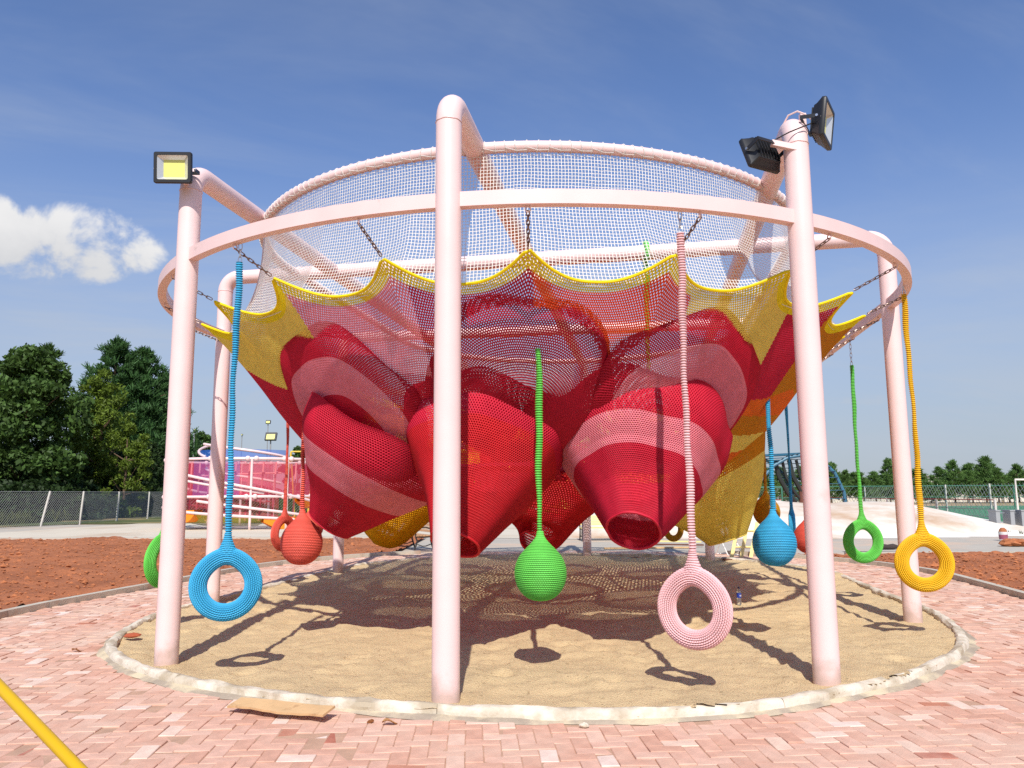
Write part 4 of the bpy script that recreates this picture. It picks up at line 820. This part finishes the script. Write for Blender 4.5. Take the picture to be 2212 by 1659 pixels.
def pine_geo(h, wd, tufts, per, size, seed, low=.18, pw=.72):
    """needle tufts gathered along the outer parts of upswept branches"""
    rd = random.Random(seed); V, F = [], []; n = 0; T = []; nb = max(14, tufts // 16)
    for bi in range(nb):
        f = low + (1 - low) * (bi + rd.random()) / nb; a = bi * 2.4 + rd.uniform(-.5, .5); L_ = wd * .5 * (1 - f) ** pw * rd.uniform(.62, 1.22) + .05 * wd
        for k in range(max(4, int(tufts / nb * (1.5 - f)))):
            q = L_ * (.30 + .75 * rd.random() ** .6); sp = .10 * L_ + .05 * wd * (1 - f) + .04
            T.append((math.cos(a) * q + rd.gauss(0, sp), math.sin(a) * q + rd.gauss(0, sp), h * f * .96 + .30 * q * (1 - .4 * f) + rd.gauss(0, sp * .6), a, f))
    for k in range(10): T.append((rd.gauss(0, .1), rd.gauss(0, .1), h * (.88 + .1 * rd.random()), rd.uniform(0, 6.28), 1))
    for x, y, z, a, f in T:
        for k in range(per):
            d = np.array([math.cos(a) * .35 + rd.gauss(0, .55), math.sin(a) * .35 + rd.gauss(0, .55), .75 + rd.gauss(0, .4)]); d /= np.linalg.norm(d); s = size * rd.uniform(.7, 1.3); sd = np.cross(d, [rd.gauss(0, 1), rd.gauss(0, 1), rd.gauss(0, 1)]); sd /= np.linalg.norm(sd) + 1e-9; o = np.array([x, y, z]) + np.array([rd.gauss(0, 1), rd.gauss(0, 1), rd.gauss(0, .6)]) * size * .22
            V += [o - sd * s * .09, o + sd * s * .09, o + d * s + sd * s * .04, o + d * s - sd * s * .04]; F.append((n, n + 1, n + 2, n + 3)); n += 4
    return np.array(V), np.array(F)
def pine(at, h, wd, mat, label, group, tufts, per, size, seed, low=.18, name='pine_tree'):
    p = empty(name, at, 0, label, 'tree', group); rd = random.Random(seed); trunk_mesh(h * .95, h * .016 + .04, .01 * h, [(h * rd.uniform(.25, .85), rd.uniform(0, 6.28), wd * .3, .3) for _ in range(10)], seed).build('trunk', M['bark'], p, True)
    V, F = pine_geo(h, wd, tufts, per, size, seed, low); link('crown', np_mesh('crown', V, F, mat), p); return p
def gx(px, Y): return (px - 1106) / FPX * (Y * CA + SA * 0)
def top_z(py, Y): return 1.6 + Y * math.tan(math.atan((829.5 - py) / FPX) + R_(7.92))
GL = 'trees behind the left fence'
def T(px, Y): return (gx(px, Y), Y, -.05)
broad_tree(T(40, 56), top_z(742, 56), 8.6, M['f_broad'], 'big broadleaf tree at the left edge behind the wire fence', 'tree', GL, 130, 150, .40, .10, 11)
broad_tree(T(-90, 58), top_z(760, 58), 8.0, M['f_broad'], 'broadleaf tree cut off by the left picture edge', 'tree', GL, 70, 130, .40, .10, 12)
pine(T(84, 62), top_z(733, 62), 4.4, M['f_broad'], 'slim pointed tree rising behind the big broadleaf tree', GL, 420, 14, .5, 21, .3, 'conifer')
pine(T(232, 74), top_z(722, 74), 9.4, M['f_pine'], 'tallest dark pine behind the fence left of the poles', GL, 1488, 16, .52, 22, .12)
pine(T(292, 76), top_z(742, 76), 9.8, M['f_pine'], 'broad dark pine just left of the left front pole', GL, 1680, 16, .52, 23, .10)
pine(T(345, 80), top_z(800, 80), 6.0, M['f_pine'], 'lower pine half hidden by the left front pole', GL, 1008, 16, .52, 24, .10)
broad_tree(T(205, 62), top_z(792, 62), 5.6, M['f_lime'], 'yellow-green feathery tree in front of the dark pines', 'tree', GL, 90, 150, .34, .12, 31, 'feathery_tree', 1.2, .28)
broad_tree(T(265, 60), top_z(905, 60), 4.2, M['f_lime'], 'small yellow-green tree low beside the feathery tree', 'tree', GL, 40, 120, .32, .10, 32, 'feathery_tree', 1.2, .28)
i_ = 0
for px, Y, py, wd, mt in ((-30, 55, 985, 6, 'f_dark'), (45, 57, 1000, 4.5, 'f_broad'), (95, 60, 960, 6, 'f_dark'), (150, 60, 985, 5, 'f_dark'), (205, 64, 975, 6, 'f_dark'), (255, 66, 965, 6, 'f_dark'), (310, 70, 950, 7, 'f_dark'), (362, 74, 945, 6, 'f_dark'), (-80, 52, 980, 6, 'f_dark'), (20, 50.5, 1035, 5.5, 'f_dark'), (75, 53, 1030, 5.5, 'f_dark'), (130, 55.5, 1035, 6, 'f_dark'), (180, 58.5, 1030, 6, 'f_dark'), (228, 62, 1030, 6, 'f_dark'), (275, 66, 1030, 6, 'f_dark'), (325, 71, 1030, 7, 'f_dark')):
    wh = ('at the far left edge', 'under the big broadleaf tree', 'right of the big broadleaf tree', 'left of the feathery tree', 'below the feathery tree', 'below the dark pines', 'left of the left front pole', 'beside the left front pole', 'outside the left picture edge', 'at the fence foot by the leaning post', 'at the fence foot right of the leaning post', 'at the fence foot by the second post', 'at the fence foot between second and third post', 'at the fence foot left of the third post', 'at the fence foot right of the third post', 'at the fence foot by the left front pole')[i_]; i_ += 1
    broad_tree(T(px, Y), top_z(py, Y), wd, M[mt], 'dense green shrub behind the fence ' + wh, 'shrub', 'shrubs along the left fence', 46, 130, .34, .02, 40 + i_, 'shrub', .8, .5)
for px, Y, py, wd, sd, lb in ((428, 96, 926, 5.5, 61, 'small round tree seen between the left front pole and the pole behind it'), (640, 100, 962, 5.0, 62, 'small round tree seen beside the coral rope'), (690, 96, 1000, 6, 63, 'low tree at the left edge of the red net'), (395, 100, 940, 6, 64, 'round tree half behind the left front pole')):
    broad_tree(T(px, Y), top_z(py, Y), wd, M['f_broad'], lb, 'tree', 'distant trees behind the play tower', 44, 120, .42, .12, sd)
broad_tree(T(560, 92), 2.6, 16, M['f_dark'], 'long low hedge far behind the play tower', 'hedge', None, 60, 120, .4, .02, 70, 'hedge', .8, .5, .2); broad_tree(T(720, 84), 3.4, 10, M['f_dark'], 'dark hedge just left of the red net', 'hedge', None, 50, 120, .4, .02, 71, 'hedge', .8, .5, .2)
# right-hand row of pines; six shapes, copied
protos = []
for s in range(6):
    V, F = pine_geo(6.0, 5.0, 420, 12, .46, 80 + s, .12, .95); protos.append((np_mesh('crown', V, F, M['f_farpine']), trunk_mesh(5.6, .11, .08, [(2 + k * .5, k * 2.1, 1.3, .3) for k in range(6)], s).mesh('trunk', M['bark'], True)))
row = [(1652, 1006, 1), (1690, 1048, .8), (1712, 1056, .8), (1735, 1045, .9), (1762, 1020, 1), (1794, 1000, .9), (1826, 1015, 1), (1857, 1018, 1), (1890, 1021, 1), (1921, 989, .85), (1945, 1030, 1), (1985, 1038, .9), (2010, 1056, .9), (2040, 1046, .9), (2061, 994, 1), (2099, 1018, 1), (2129, 985, 1), (2155, 1012, 1), (2178, 1030, .9), (2199, 1003, 1), (2230, 1000, 1), (1600, 1030, 1), (1560, 1040, 1), (1300, 1070, 1)]
row.sort(); ords = 'first second third fourth fifth sixth seventh eighth ninth tenth eleventh twelfth thirteenth fourteenth fifteenth sixteenth seventeenth eighteenth nineteenth twentieth twenty-first twenty-second twenty-third twenty-fourth'.split()
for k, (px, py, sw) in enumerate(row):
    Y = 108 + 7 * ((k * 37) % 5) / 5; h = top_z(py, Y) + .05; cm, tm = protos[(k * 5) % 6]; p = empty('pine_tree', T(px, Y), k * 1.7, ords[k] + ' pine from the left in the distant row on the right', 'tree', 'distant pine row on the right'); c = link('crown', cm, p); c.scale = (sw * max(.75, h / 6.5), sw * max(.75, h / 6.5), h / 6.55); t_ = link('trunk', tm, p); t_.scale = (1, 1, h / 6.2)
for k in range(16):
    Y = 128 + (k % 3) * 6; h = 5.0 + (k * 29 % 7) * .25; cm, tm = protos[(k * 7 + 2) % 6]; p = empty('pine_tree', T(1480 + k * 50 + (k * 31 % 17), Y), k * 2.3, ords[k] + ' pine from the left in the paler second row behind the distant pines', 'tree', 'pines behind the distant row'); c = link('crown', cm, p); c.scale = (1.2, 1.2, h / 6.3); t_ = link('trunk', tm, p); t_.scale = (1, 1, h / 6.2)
# rough grass along the fence
def tuft_field(name, pts, hgt, mat, label):
    V, F = [], []; n = 0
    for x, y, s in pts:
        for k in range(9):
            a = random.uniform(0, 6.28); l = hgt * s * random.uniform(.5, 1.2); dx, dy = math.cos(a) * l * .35, math.sin(a) * l * .35; w = .03 * s; V += [(x - w, y, -.04), (x + w, y, -.04), (x + dx * .5 + w * .6, y + dy * .5, l * .65), (x + dx, y + dy, l)]; F.append((n, n + 1, n + 2, n + 3)); n += 4
    return tag(link(name, np_mesh(name, np.array(V), np.array(F), mat)), label, kind='stuff')
tuft_field('tall_grass', [(random.uniform(-34, -29.4), random.uniform(42, 72), random.uniform(.5, 1.0)) for _ in range(1200)] + [(random.uniform(-29, 2), random.uniform(70, 84), random.uniform(.5, 1.4)) for _ in range(1200)], .9, M['f_grass'], 'rough tall grass growing along the wire fence')
tuft_field('weeds', [(random.uniform(17, 23), random.uniform(29, 37), random.uniform(.2, .5)) for _ in range(120)], .5, M['f_grass'], 'sparse weeds at the edge of the white mound')
# ------------------------------------------------------------------ fences
M['wire'] = pmat('galvanised_wire', srgb(150, 152, 148), .5, .1, 3, metal=.3); M['fpost'] = pmat('concrete_post', srgb(196, 192, 184), .85, .1, 4); M['gpost'] = pmat('green_post', srgb(60, 118, 96), .5, .1, 3); M['redwire'] = pmat('red_rail', srgb(150, 50, 46), .6, .1, 3)
def wire_fence(name, pts, h, label, post='fpost', pitch=.17, wr=.011, pw=.09, lean=(), rails=(), both=True, topmat=None):
    pts = [Vector((p[0], p[1], -.03)) for p in pts]; root = empty(name, pts[0], 0, label, 'fence'); o0 = pts[0]
    for i, q in enumerate(pts):
        b = MB(); l = lean[i] if i < len(lean) else 0; b.bar(tuple(q - o0 + Vector((0, 0, -.1))), tuple(q - o0 + Vector((l, l * .3, h + .06))), pw, pw, up=(0, 1, 0)); b.build('post', M[post], root)
    for i in range(len(pts) - 1):
        a, c = pts[i] - o0, pts[i + 1] - o0; d = c - a; l = d.length; d = d / l; b = MB(); s = -h
        while s < l:
            for sg in ((1, -1) if both else (1,)):
                s0, s1 = s, s + h; z0, z1 = (0, h) if sg == 1 else (h, 0)
                if s0 < 0: z0 += (0 - s0) * (1 if sg == 1 else -1); s0 = 0
                if s1 > l: z1 -= (s1 - l) * (1 if sg == 1 else -1); s1 = l
                if s1 - s0 < .05: continue
                w = wr if sg == 1 else wr * .6
                b.tube([tuple(a + d * s0 + Vector((0, 0, z0 + .05))), tuple(a + d * s1 + Vector((0, 0, z1 + .05)))], w, 3, caps=False)
            s += pitch
        b.build('wire_mesh', M['wire'], root)
        for z, m_, r in rails:
            b = MB(); b.tube([tuple(a + Vector((0, 0, z))), tuple(c + Vector((0, 0, z)))], r, 5); b.build('rail', M[m_], root)
    return root
fl = [at_ground(5, 1141), at_ground(87, 1136), at_ground(171.6, 1131), at_ground(252, 1124.6), at_ground(318, 1120), at_ground(372, 1117)]
fl = [(p[0], p[1]) for p in fl]; fl[0] = (fl[1][0] - .6, fl[1][1] - 7)
wire_fence('wire_fence', fl, 1.85, 'chain-link fence on grey posts along the left trees', lean=(0, .35, .12, .05, .05), rails=((1.88, 'wire', .014),), wr=.011)
e0 = fl[-1]; wire_fence('wire_fence', [e0, (e0[0] + 6, e0[1] + 4), (e0[0] + 12, e0[1] + 7), (-12, e0[1] + 9), (-5, e0[1] + 9), (2, e0[1] + 9)], 1.9, 'chain-link fence running behind the pink play tower', rails=((1.92, 'wire', .02),), pitch=.24, wr=.013)
wire_fence('low_fence', [(23.0, 38), (23.3, 43.8), (23.5, 50), (23.7, 57), (23.9, 64), (24, 72)], 1.15, 'low wire fence with pale posts and a red top rail along the court', rails=((1.2, 'redwire', .025), (.75, 'wire', .015), (.4, 'wire', .015)), pitch=.5, wr=.008)
wire_fence('tall_fence', [(27.6, 41), (28.5, 47.5), (29.4, 54), (30.2, 62), (31, 70)], 2.0, 'taller wire fence with slanting wires behind the low fence on the right', pitch=.42, wr=.013, both=False)
wire_fence('green_fence', [(14, 74), (21, 73), (28, 72), (36, 72), (46, 73), (58, 74)], 2.1, 'green railing across the far end of the court', 'gpost', .6, .012, .1, rails=((2.1, 'gpost', .04), (1.1, 'gpost', .03)))
wire_fence('green_fence', [(2, 66), (9, 66), (16, 66), (22, 65)], 2.0, 'green railing beyond the white mound under the teal arch', 'gpost', .6, .012, .1, rails=((2.0, 'gpost', .04), (1.0, 'redwire', .03)))
M['wallpanel'] = pmat('cream_wall', srgb(214, 208, 196), .9, .06, .4)
wl = empty('boundary_wall', (14, 120, 0), 0, 'low cream boundary wall seen between the distant pine trunks', 'wall')
for k in range(15):
    b = MB(); b.box((k * 5.2, 0, .75), (4.7, .2, 1.7)); b.build('wall_panel', M['wallpanel'], wl)
b = MB(); b.box((0, 0, 4.6), (5, 4, 9.6)); b.box((-2.6, 0, 3.2), (3, 4, 6.4)); fb = empty('far_building', T(2015, 190), 0, 'small white building peeping over the distant pines', 'building'); b.build('wall', M['wallpanel'], fb)
b = MB(); b.box((0, 0, 9.5), (5.4, 4.4, .3)); b.build('roof', M['whiteconc'], fb); fb.scale = (.8, 1, .55)
# gate pillars at the right edge
M['grey'] = pmat('grey_metal', srgb(150, 152, 154), .5, .1, 3)
for k, (px, lb) in enumerate(((2151, 'left of the three grey gate pillars at the right edge'), (2182, 'middle of the three grey gate pillars at the right edge'), (2206, 'right of the three grey gate pillars at the right edge'))):
    q = at_ground(px, 1149); p = empty('gate_pillar', (q[0], q[1], -.03), 0, lb, 'pillar', 'gate pillars'); b = MB(); b.box((0, 0, .42), (.16, .5, .84)); b.box((0, 0, .86), (.2, .55, .05)); b.build('cabinet', M['grey'], p); b = MB(); b.tube([(.08, 0, .76), (.42, 0, .76)], .02, 6); b.build('arm', M['zinc'], p)
gf = at_ground(2207, 1137); b = MB(); gfo = empty('goal_frame', (gf[0] - .1, gf[1], 0), 0, 'white goal-like frame standing at the far right edge', 'frame'); b.tube([(0, 0, -.05), (0, 0, 2.1), (4, 0, 2.1), (4, 0, -.05)], .05, 8); b.build('tube_frame', M['whiteconc'], gfo)
# ------------------------------------------------------------------ floodlight masts behind the tower
def mast(px, pyb, pyt, Y, lb, s=1.0):
    z = top_z(pyt, Y); p = empty('light_mast', T(px, Y), 0, lb, 'light mast'); b = MB(); b.tube([(0, 0, 0), (0, 0, z)], [.07, .045], 8); b.build('mast', M['grey'], p, True); b = MB(); b.box((.05, -.12, z + .1), (.75 * s, .16, .55 * s), rot=Matrix.Rotation(R_(-25), 3, 'X')); b.build('lamp', M['black'], p); b = MB(); b.box((.05, -.21, z + .085), (.55 * s, .02, .38 * s), rot=Matrix.Rotation(R_(-25), 3, 'X')); b.build('lamp_glass', M['led'], p)
mast(579, 1050, 942, 52, 'floodlight mast with its lamp above the play tower'); mast(572, 1050, 910, 75, 'slender floodlight mast rising higher behind the play tower', .6); mast(412, 1050, 925, 90, 'thin dark mast between the two left poles', .2); mast(516, 1050, 937, 80, 'thin dark mast left of the play tower lamp', .2)
# yellow swing frame far behind
M['ysteel'] = pmat('yellow_steel', srgb(226, 186, 60), .5, .08, 3); yf = empty('swing_frame', T(650, 60), 0, 'tall yellow pipe frame behind the red net on the left', 'frame')
for dx in (-.9, .9):
    b = MB(); b.tube([(dx - .25, -.6, 0), (dx, 0, 4.9)], .06, 8); b.tube([(dx + .25, .6, 0), (dx, 0, 4.9)], .06, 8); b.build('leg_pair', M['ysteel'], yf, True)
b = MB(); b.tube([(-.9, 0, 4.9), (.9, 0, 4.9)], .06, 8); b.build('crossbar', M['ysteel'], yf, True)
# ------------------------------------------------------------------ pink play tower on the left
def netmat(name, r, g, b, dens=.6):
    m = bpy.data.materials.new(name); m.use_nodes = True; N, L = m.node_tree.nodes, m.node_tree.links; bs = N['Principled BSDF']; bs.inputs['Base Color'].default_value = srgb(r, g, b); bs.inputs['Roughness'].default_value = .7; tr = N.new('ShaderNodeBsdfTransparent'); mx = N.new('ShaderNodeMixShader'); mx.inputs[0].default_value = dens; L.new(tr.outputs[0], mx.inputs[1]); L.new(bs.outputs[0], mx.inputs[2]); L.new(mx.outputs[0], N['Material Output'].inputs[0]); return m
M['redmesh'] = netmat('red_mesh', 196, 56, 84, .45); M['purplemesh'] = netmat('purple_mesh', 150, 70, 140, .5); M['bluemesh'] = netmat('blue_mesh', 36, 96, 190, .6); M['olivenet'] = netmat('olive_net', 190, 180, 50, .65); M['orangepl'] = pmat('orange_plastic', srgb(246, 138, 22), .45, .04, 2); M['rope_pink'] = pmat('pink_rope', srgb(228, 150, 150), .8, .1, 8)
tw_ = empty('play_tower', (gx(520, 40), 40.6, -.02), 0, 'round pink pipe play tower with red mesh walls behind the left poles', 'play tower')
RT_ = 3.95
def ring_pts(r, z0, z1, a0, a1, n=30): return [(r * math.cos(a0 + (a1 - a0) * i / n), r * .8 * math.sin(a0 + (a1 - a0) * i / n), z0 + (z1 - z0) * i / n) for i in range(n + 1)]
for k in range(14):
    a = 2 * math.pi * k / 14 + .1; h = 3.35; b = MB(); b.tube([(RT_ * math.cos(a), RT_ * .8 * math.sin(a), 0), (RT_ * math.cos(a), RT_ * .8 * math.sin(a), h)], .06, 8); p = b.build('post', M['pink'], tw_, True)
    for z in (1.55, h):
        for da in (-.05, .05): b = MB(); b.ball((RT_ * math.cos(a + da), RT_ * .8 * math.sin(a + da), z), .13, 10); o = b.build('ball_joint', M['pink'], None, True); o.parent = p
for k, (r, z0, z1, a0, a1) in enumerate(((RT_, 3.35, 3.35, 0, 6.283), (RT_, 1.55, 1.55, 0, 6.283), (RT_ * .98, 2.85, 1.7, 3.3, 5.2), (RT_, 1.1, .45, 3.25, 5.6), (RT_ * .75, 2.1, 1.3, 3.4, 5.3), (RT_ * .6, 4.15, 3.45, 3.9, 6.1), (RT_ * .6, 4.3, 3.5, 2.6, 4.0), (RT_ * 1.02, 2.6, 1.3, 4.2, 5.9), (RT_ * 1.02, 1.35, .5, 4.4, 6.0), (RT_ * .75, .9, .5, 3.5, 5.5), (RT_ * .5, 3.0, 2.2, 3.3, 6.0))):
    b = MB(); b.tube(ring_pts(r, z0, z1, a0, a1), .065, 8); b.build('rail', M['pink'], tw_, True)
def wall(r, a0, a1, z0, z1, mat, nm='mesh_wall'):
    b = MB(); n = 24; lo = ring_pts(r, z0, z0, a0, a1, n); hi = ring_pts(r, z1, z1, a0, a1, n); b.add(lo + hi, [(i, i + 1, n + 2 + i, n + 1 + i) for i in range(n)]); b.build(nm, mat, tw_, True)
for a0, a1, mt in ((3.2, 4.3, 'redmesh'), (4.3, 4.9, 'purplemesh'), (4.9, 5.6, 'redmesh'), (5.6, 6.4, 'redmesh'), (0.1, 1.6, 'redmesh'), (1.6, 3.2, 'redmesh')): wall(RT_ * .985, a0, a1, 1.6, 3.3, M[mt])
wall(RT_ * .8, 3.5, 5.5, .5, 1.75, M['redmesh']); wall(RT_ * .6, 3.7, 6.0, 3.35, 3.85, M['bluemesh']); wall(RT_ * .4, 3.2, 6.2, 1.5, 3.3, M['redmesh'])
for k in range(13):
    a = 3.3 + k * .21; b = MB(); b.tube([(RT_ * .78 * math.cos(a), RT_ * .62 * math.sin(a), .4), (RT_ * .78 * math.cos(a + .05), RT_ * .62 * math.sin(a + .05), 3.2)], .045, 6); b.build('climbing_rope', M['rope_pink'], tw_, True)
for z0, z1, a0, a1 in ((1.9, 1.3, 3.5, 5.4), (1.2, .9, 3.6, 5.3), (2.5, 2.7, 3.6, 5.6)):
    b = MB(); b.tube(ring_pts(RT_ * .72, z0, z1, a0, a1, 20), .04, 6); b.build('climbing_rope', M['rope_pink'], tw_, True)
b = MB(); n = 16; vs = []
for i in range(n + 1):
    a = 3.3 + 2.0 * i / n
    for r, z in ((RT_, .95 - .35 * i / n), (RT_ * .8, .35), (RT_ * .5, .12)): vs.append((r * math.cos(a), r * .8 * math.sin(a), z))
b.add(vs, [(i * 3 + k, i * 3 + k + 1, i * 3 + k + 4, i * 3 + k + 3) for i in range(n) for k in range(2)]); b.build('climbing_net', M['olivenet'], tw_, True)
for a0, a1, z in ((5.2, 5.75, .35), (5.75, 6.25, 1.3), (4.1, 4.35, .7)):
    b = MB(); n = 8; vs = []
    for i in range(n + 1):
        f = i / n; a = a0 + (a1 - a0) * f; dz = -.35 * math.sin(math.pi * f); vs += [(RT_ * 1.0 * math.cos(a), RT_ * .8 * math.sin(a), z + dz), (RT_ * 1.0 * math.cos(a), RT_ * .8 * math.sin(a), z + .22), (RT_ * .85 * math.cos(a), RT_ * .68 * math.sin(a), z + .22), (RT_ * .85 * math.cos(a), RT_ * .68 * math.sin(a), z + dz)]
    b.add(vs, [(i * 4 + k, i * 4 + (k + 1) % 4, (i + 1) * 4 + (k + 1) % 4, (i + 1) * 4 + k) for i in range(n) for k in range(4)]); b.build('panel', M['orangepl'], tw_)
# ------------------------------------------------------------------ teal arched shelter on the right
M['teal'] = pmat('teal_paint', srgb(60, 112, 136), .5, .08, 2); M['tealdark'] = pmat('teal_dark', srgb(40, 92, 104), .5, .08, 2); M['darktube'] = pmat('dark_tube', srgb(44, 50, 46), .45, .12, 2); M['brownpost'] = pmat('brown_post', srgb(104, 66, 52), .8, .15, 4)
ax_, ay_ = gx(1722, 50), 50.0
ar = empty('teal_arch', (ax_, ay_, -.03), 0, 'teal arched slatted roof on a curved beam behind the right front pole', 'arch shelter')
arc = [(-3.0 + .0, 0, .5), (-2.75, 0, 1.5), (-2.2, 0, 2.5), (-1.4, 0, 3.3), (-.5, 0, 3.8), (.5, 0, 3.95), (1.6, 0, 3.6), (2.4, 0, 2.8), (2.9, 0, 1.6), (3.0, 0, .0)]
for dy, mt in ((0, 'teal'), (3.0, 'tealdark')):
    b = MB(); b.tube([(x - dy * .82, y + dy * .76, z) for x, y, z in arc], .11, 8); b.build('arch_beam', M[mt], ar, True)
for k in range(len(arc) - 1):
    for f in (0, .33, .66):
        a = Vector(arc[k]).lerp(Vector(arc[k + 1]), f); b = MB(); b.bar((a.x, -.1, a.z + .13), (a.x - 2.7, 2.4, a.z + .10), .30, .035); b.build('roof_slat', M['teal'], ar)
for k, x in enumerate((-.3, .15, .6, 1.05)):
    b = MB(); b.tube([(x - .9, .4, 3.65), (x - .7, .4, 2.6), (x - .2, .4, 1.6), (x + .3, .4, 1.0)], .10 if k % 2 else .15, 8); b.build('slide_tube', M['darktube'], ar, True)
b = MB(); b.tube([(.35, .4, -.2), (.35, .4, 2.0)], .14, 10); b.build('post', M['brownpost'], ar, True)
# ------------------------------------------------------------------ benches, leaning slats, planks and litter
M['iron'] = pmat('cast_iron', srgb(52, 48, 46), .55, .15, 10); M['benchwood'] = pmat('bench_wood', srgb(190, 148, 110), .7, .12, 6); M['yellowwood'] = pmat('yellow_wood', srgb(232, 210, 140), .7, .08, 5); M['whitetube'] = pmat('white_tube', srgb(228, 228, 226), .4, .04, 4)
def bench(at, rz, label, wood='benchwood', l=1.5):
    p = empty('bench', at, rz, label, 'bench', 'park benches')
    for sx in (-1, 1):
        x = sx * l / 2; b = MB(); w = .026
        b.tube([(x, -.30, 0), (x, -.27, .12), (x, -.21, .28), (x, -.26, .42)], w, 6); b.tube([(x, .30, 0), (x, .25, .14), (x, .20, .30), (x, .22, .42), (x, .27, .62), (x, .34, .84)], w, 6); b.tube([(x, -.27, .42), (x, 0, .40), (x, .22, .42)], w, 6)
        b.tube([(x, .26, .60), (x, .05, .68), (x, -.18, .66), (x, -.30, .58), (x, -.27, .50), (x, -.24, .44)], w * .8, 6); b.tube([(x, -.2, .2), (x, -.05, .15), (x, .05, .15), (x, .2, .2)], w * .6, 6); b.build('iron_side', M['iron'], p, True)
    for k in range(5): b = MB(); b.box((0, -.22 + k * .1, .445), (l + .08, .082, .03)); b.build('seat_slat', M[wood], p)
    for k in range(4): b = MB(); b.box((0, .265 + k * .027, .56 + k * .085), (l + .08, .028, .07), rot=Matrix.Rotation(R_(-16), 3, 'X')); b.build('back_slat', M[wood], p)
    return p
q = at_ground(893, 1188); bench((q[0], q[1] + .3, -.02), R_(-62), 'park bench with dark iron sides and wooden slats behind the left funnel')
q = at_ground(1305, 1166); bench((q[0], q[1], -.03), R_(4), 'second park bench with yellowish slats behind the open funnel', 'yellowwood', 1.6)
q = at_ground(1618, 1204); sl = empty('slatted_panel', (q[0], q[1], -.02), R_(-8), 'pale yellow slatted panel leaning behind the blue ball', 'slatted panel')
for k in range(5): b = MB(); b.bar((-.42 + k * .23, 0, 0), (-.16 + k * .23, .42, .86), .085, .025, up=(0, -1, 1)); b.build('slat', M['yellowwood'], sl)
for f in (.3, .75): b = MB(); b.bar((-.44 + .27 * f, .45 * f + .02, .86 * f), (.62 + .27 * f, .45 * f + .02, .86 * f), .05, .03, up=(0, -1, 1)); b.build('crosspiece', M['yellowwood'], sl)
q = at_ground(1578, 1198); fc_ = empty('folding_chair', (q[0], q[1] + .1, -.02), R_(20), 'white tubular folding chair frame beside the yellow slats', 'folding chair')
for sx in (-.22, .22): b = MB(); b.tube([(sx, -.25, .02), (sx, .05, .42), (sx, .22, .9)], .016, 6); b.tube([(sx, .28, .02), (sx, -.02, .46)], .016, 6); b.build('side_frame', M['whitetube'], fc_, True)
b = MB()
for y, z in ((-.25, .02), (.28, .02), (.22, .9)): b.tube([(-.22, y, z), (.22, y, z)], .016, 6)
b.build('cross_tube', M['whitetube'], fc_, True); b = MB(); b.box((0, .0, .45), (.42, .34, .02)); b.build('seat', M['whitetube'], fc_)
q = at_ground(1605, 1200); b = MB(); b.tube([(0, 0, 0), (.3, .25, .15)], .04, 8); tp = tag(b.build('teal_pipe', M['teal'], None, True, (q[0] - .15, q[1] + .6, .62)), 'short teal pipe end sticking out behind the blue ball', 'pipe'); b = None
for k, (px, py, l, a, c, lb) in enumerate(((1400, 1184, 2.6, .08, 'plank', 'longest tan plank of the pile under the mustard ring'), (1440, 1180, 2.2, -.05, 'brownpost', 'dark plank of the pile under the mustard ring'), (1455, 1176, 1.8, .2, 'yellowwood', 'pale plank on top of the pile under the mustard ring'), (1640, 1212, 1.7, .03, 'brownpost', 'dark brown plank on the ground below the blue ball'))):
    q = at_ground(px, py); b = MB(); b.box((0, 0, .03), (l, .14, .04)); tag(b.build('plank', M[c], None, False, (q[0], q[1], -.02 + .042 * (k % 3)), (0, .015 * k, a)), lb, 'plank', 'planks lying at the back of the sand pit')
q = at_ground(2168, 1166); p = empty('paint_bucket', (q[0], q[1], -.03), .3, 'white paint bucket with a coloured band on the right concrete', 'bucket'); b = MB(); b.lathe([(.12, 0), (.14, .26), (.145, .27), (.145, .29), (.13, .29), (.115, .05)], 18); b.build('pail', M['whitetube'], p, True); b = MB(); b.lathe([(.1255, .05), (.137, .19), (.1365, .2)], 18); b.build('wrapper', pmat('bucket_band', srgb(150, 80, 100), .5, .25, 14), p, True); b = MB(); b.lathe([(.127, .29), (.11, .36), (.05, .42)], 12); b.build('lump_of_soil', M['soil'], p, True)
q = at_ground(1922, 1185); b = MB(); b.tube([(-.34, 0, .07), (-.25, .02, .09), (-.05, -.01, .075), (.12, .03, .085), (.34, 0, .07)], [.03, .085, .07, .08, .02], 10); tag(b.build('rolled_cloth', pmat('dark_cloth', srgb(64, 54, 52), .9, .25, 9, bump=.01, bscale=20), None, True, (q[0], q[1], -.03)), 'rolled dark cloth bundle lying on the ground beyond the green ring', 'bundle')
q = at_ground(2175, 1140); b = MB(); b.box((1.0, 0, .1), (3.4, .6, .05), rot=Matrix.Rotation(R_(2), 3, 'Y')); tag(b.build('white_board', M['whiteconc'], None, False, (q[0], q[1], .08), (0, 0, -.12)), 'long pale board lying on the ground behind the paint bucket', 'board')
for k, px in enumerate((2178, 2192, 2204)):
    q = at_ground(px, 1178); lump('soil_lump', (q[0], q[1], -.04), (.28, .2, .13), M['clod'], ('left', 'middle', 'right')[k] + ' of the three big soil lumps below the paint bucket', 'soil lump', k, 20 + k)
for px, py, s in ((2150, 1150, .0), (2182, 1151, 0), (2202, 1152, 0)): pass
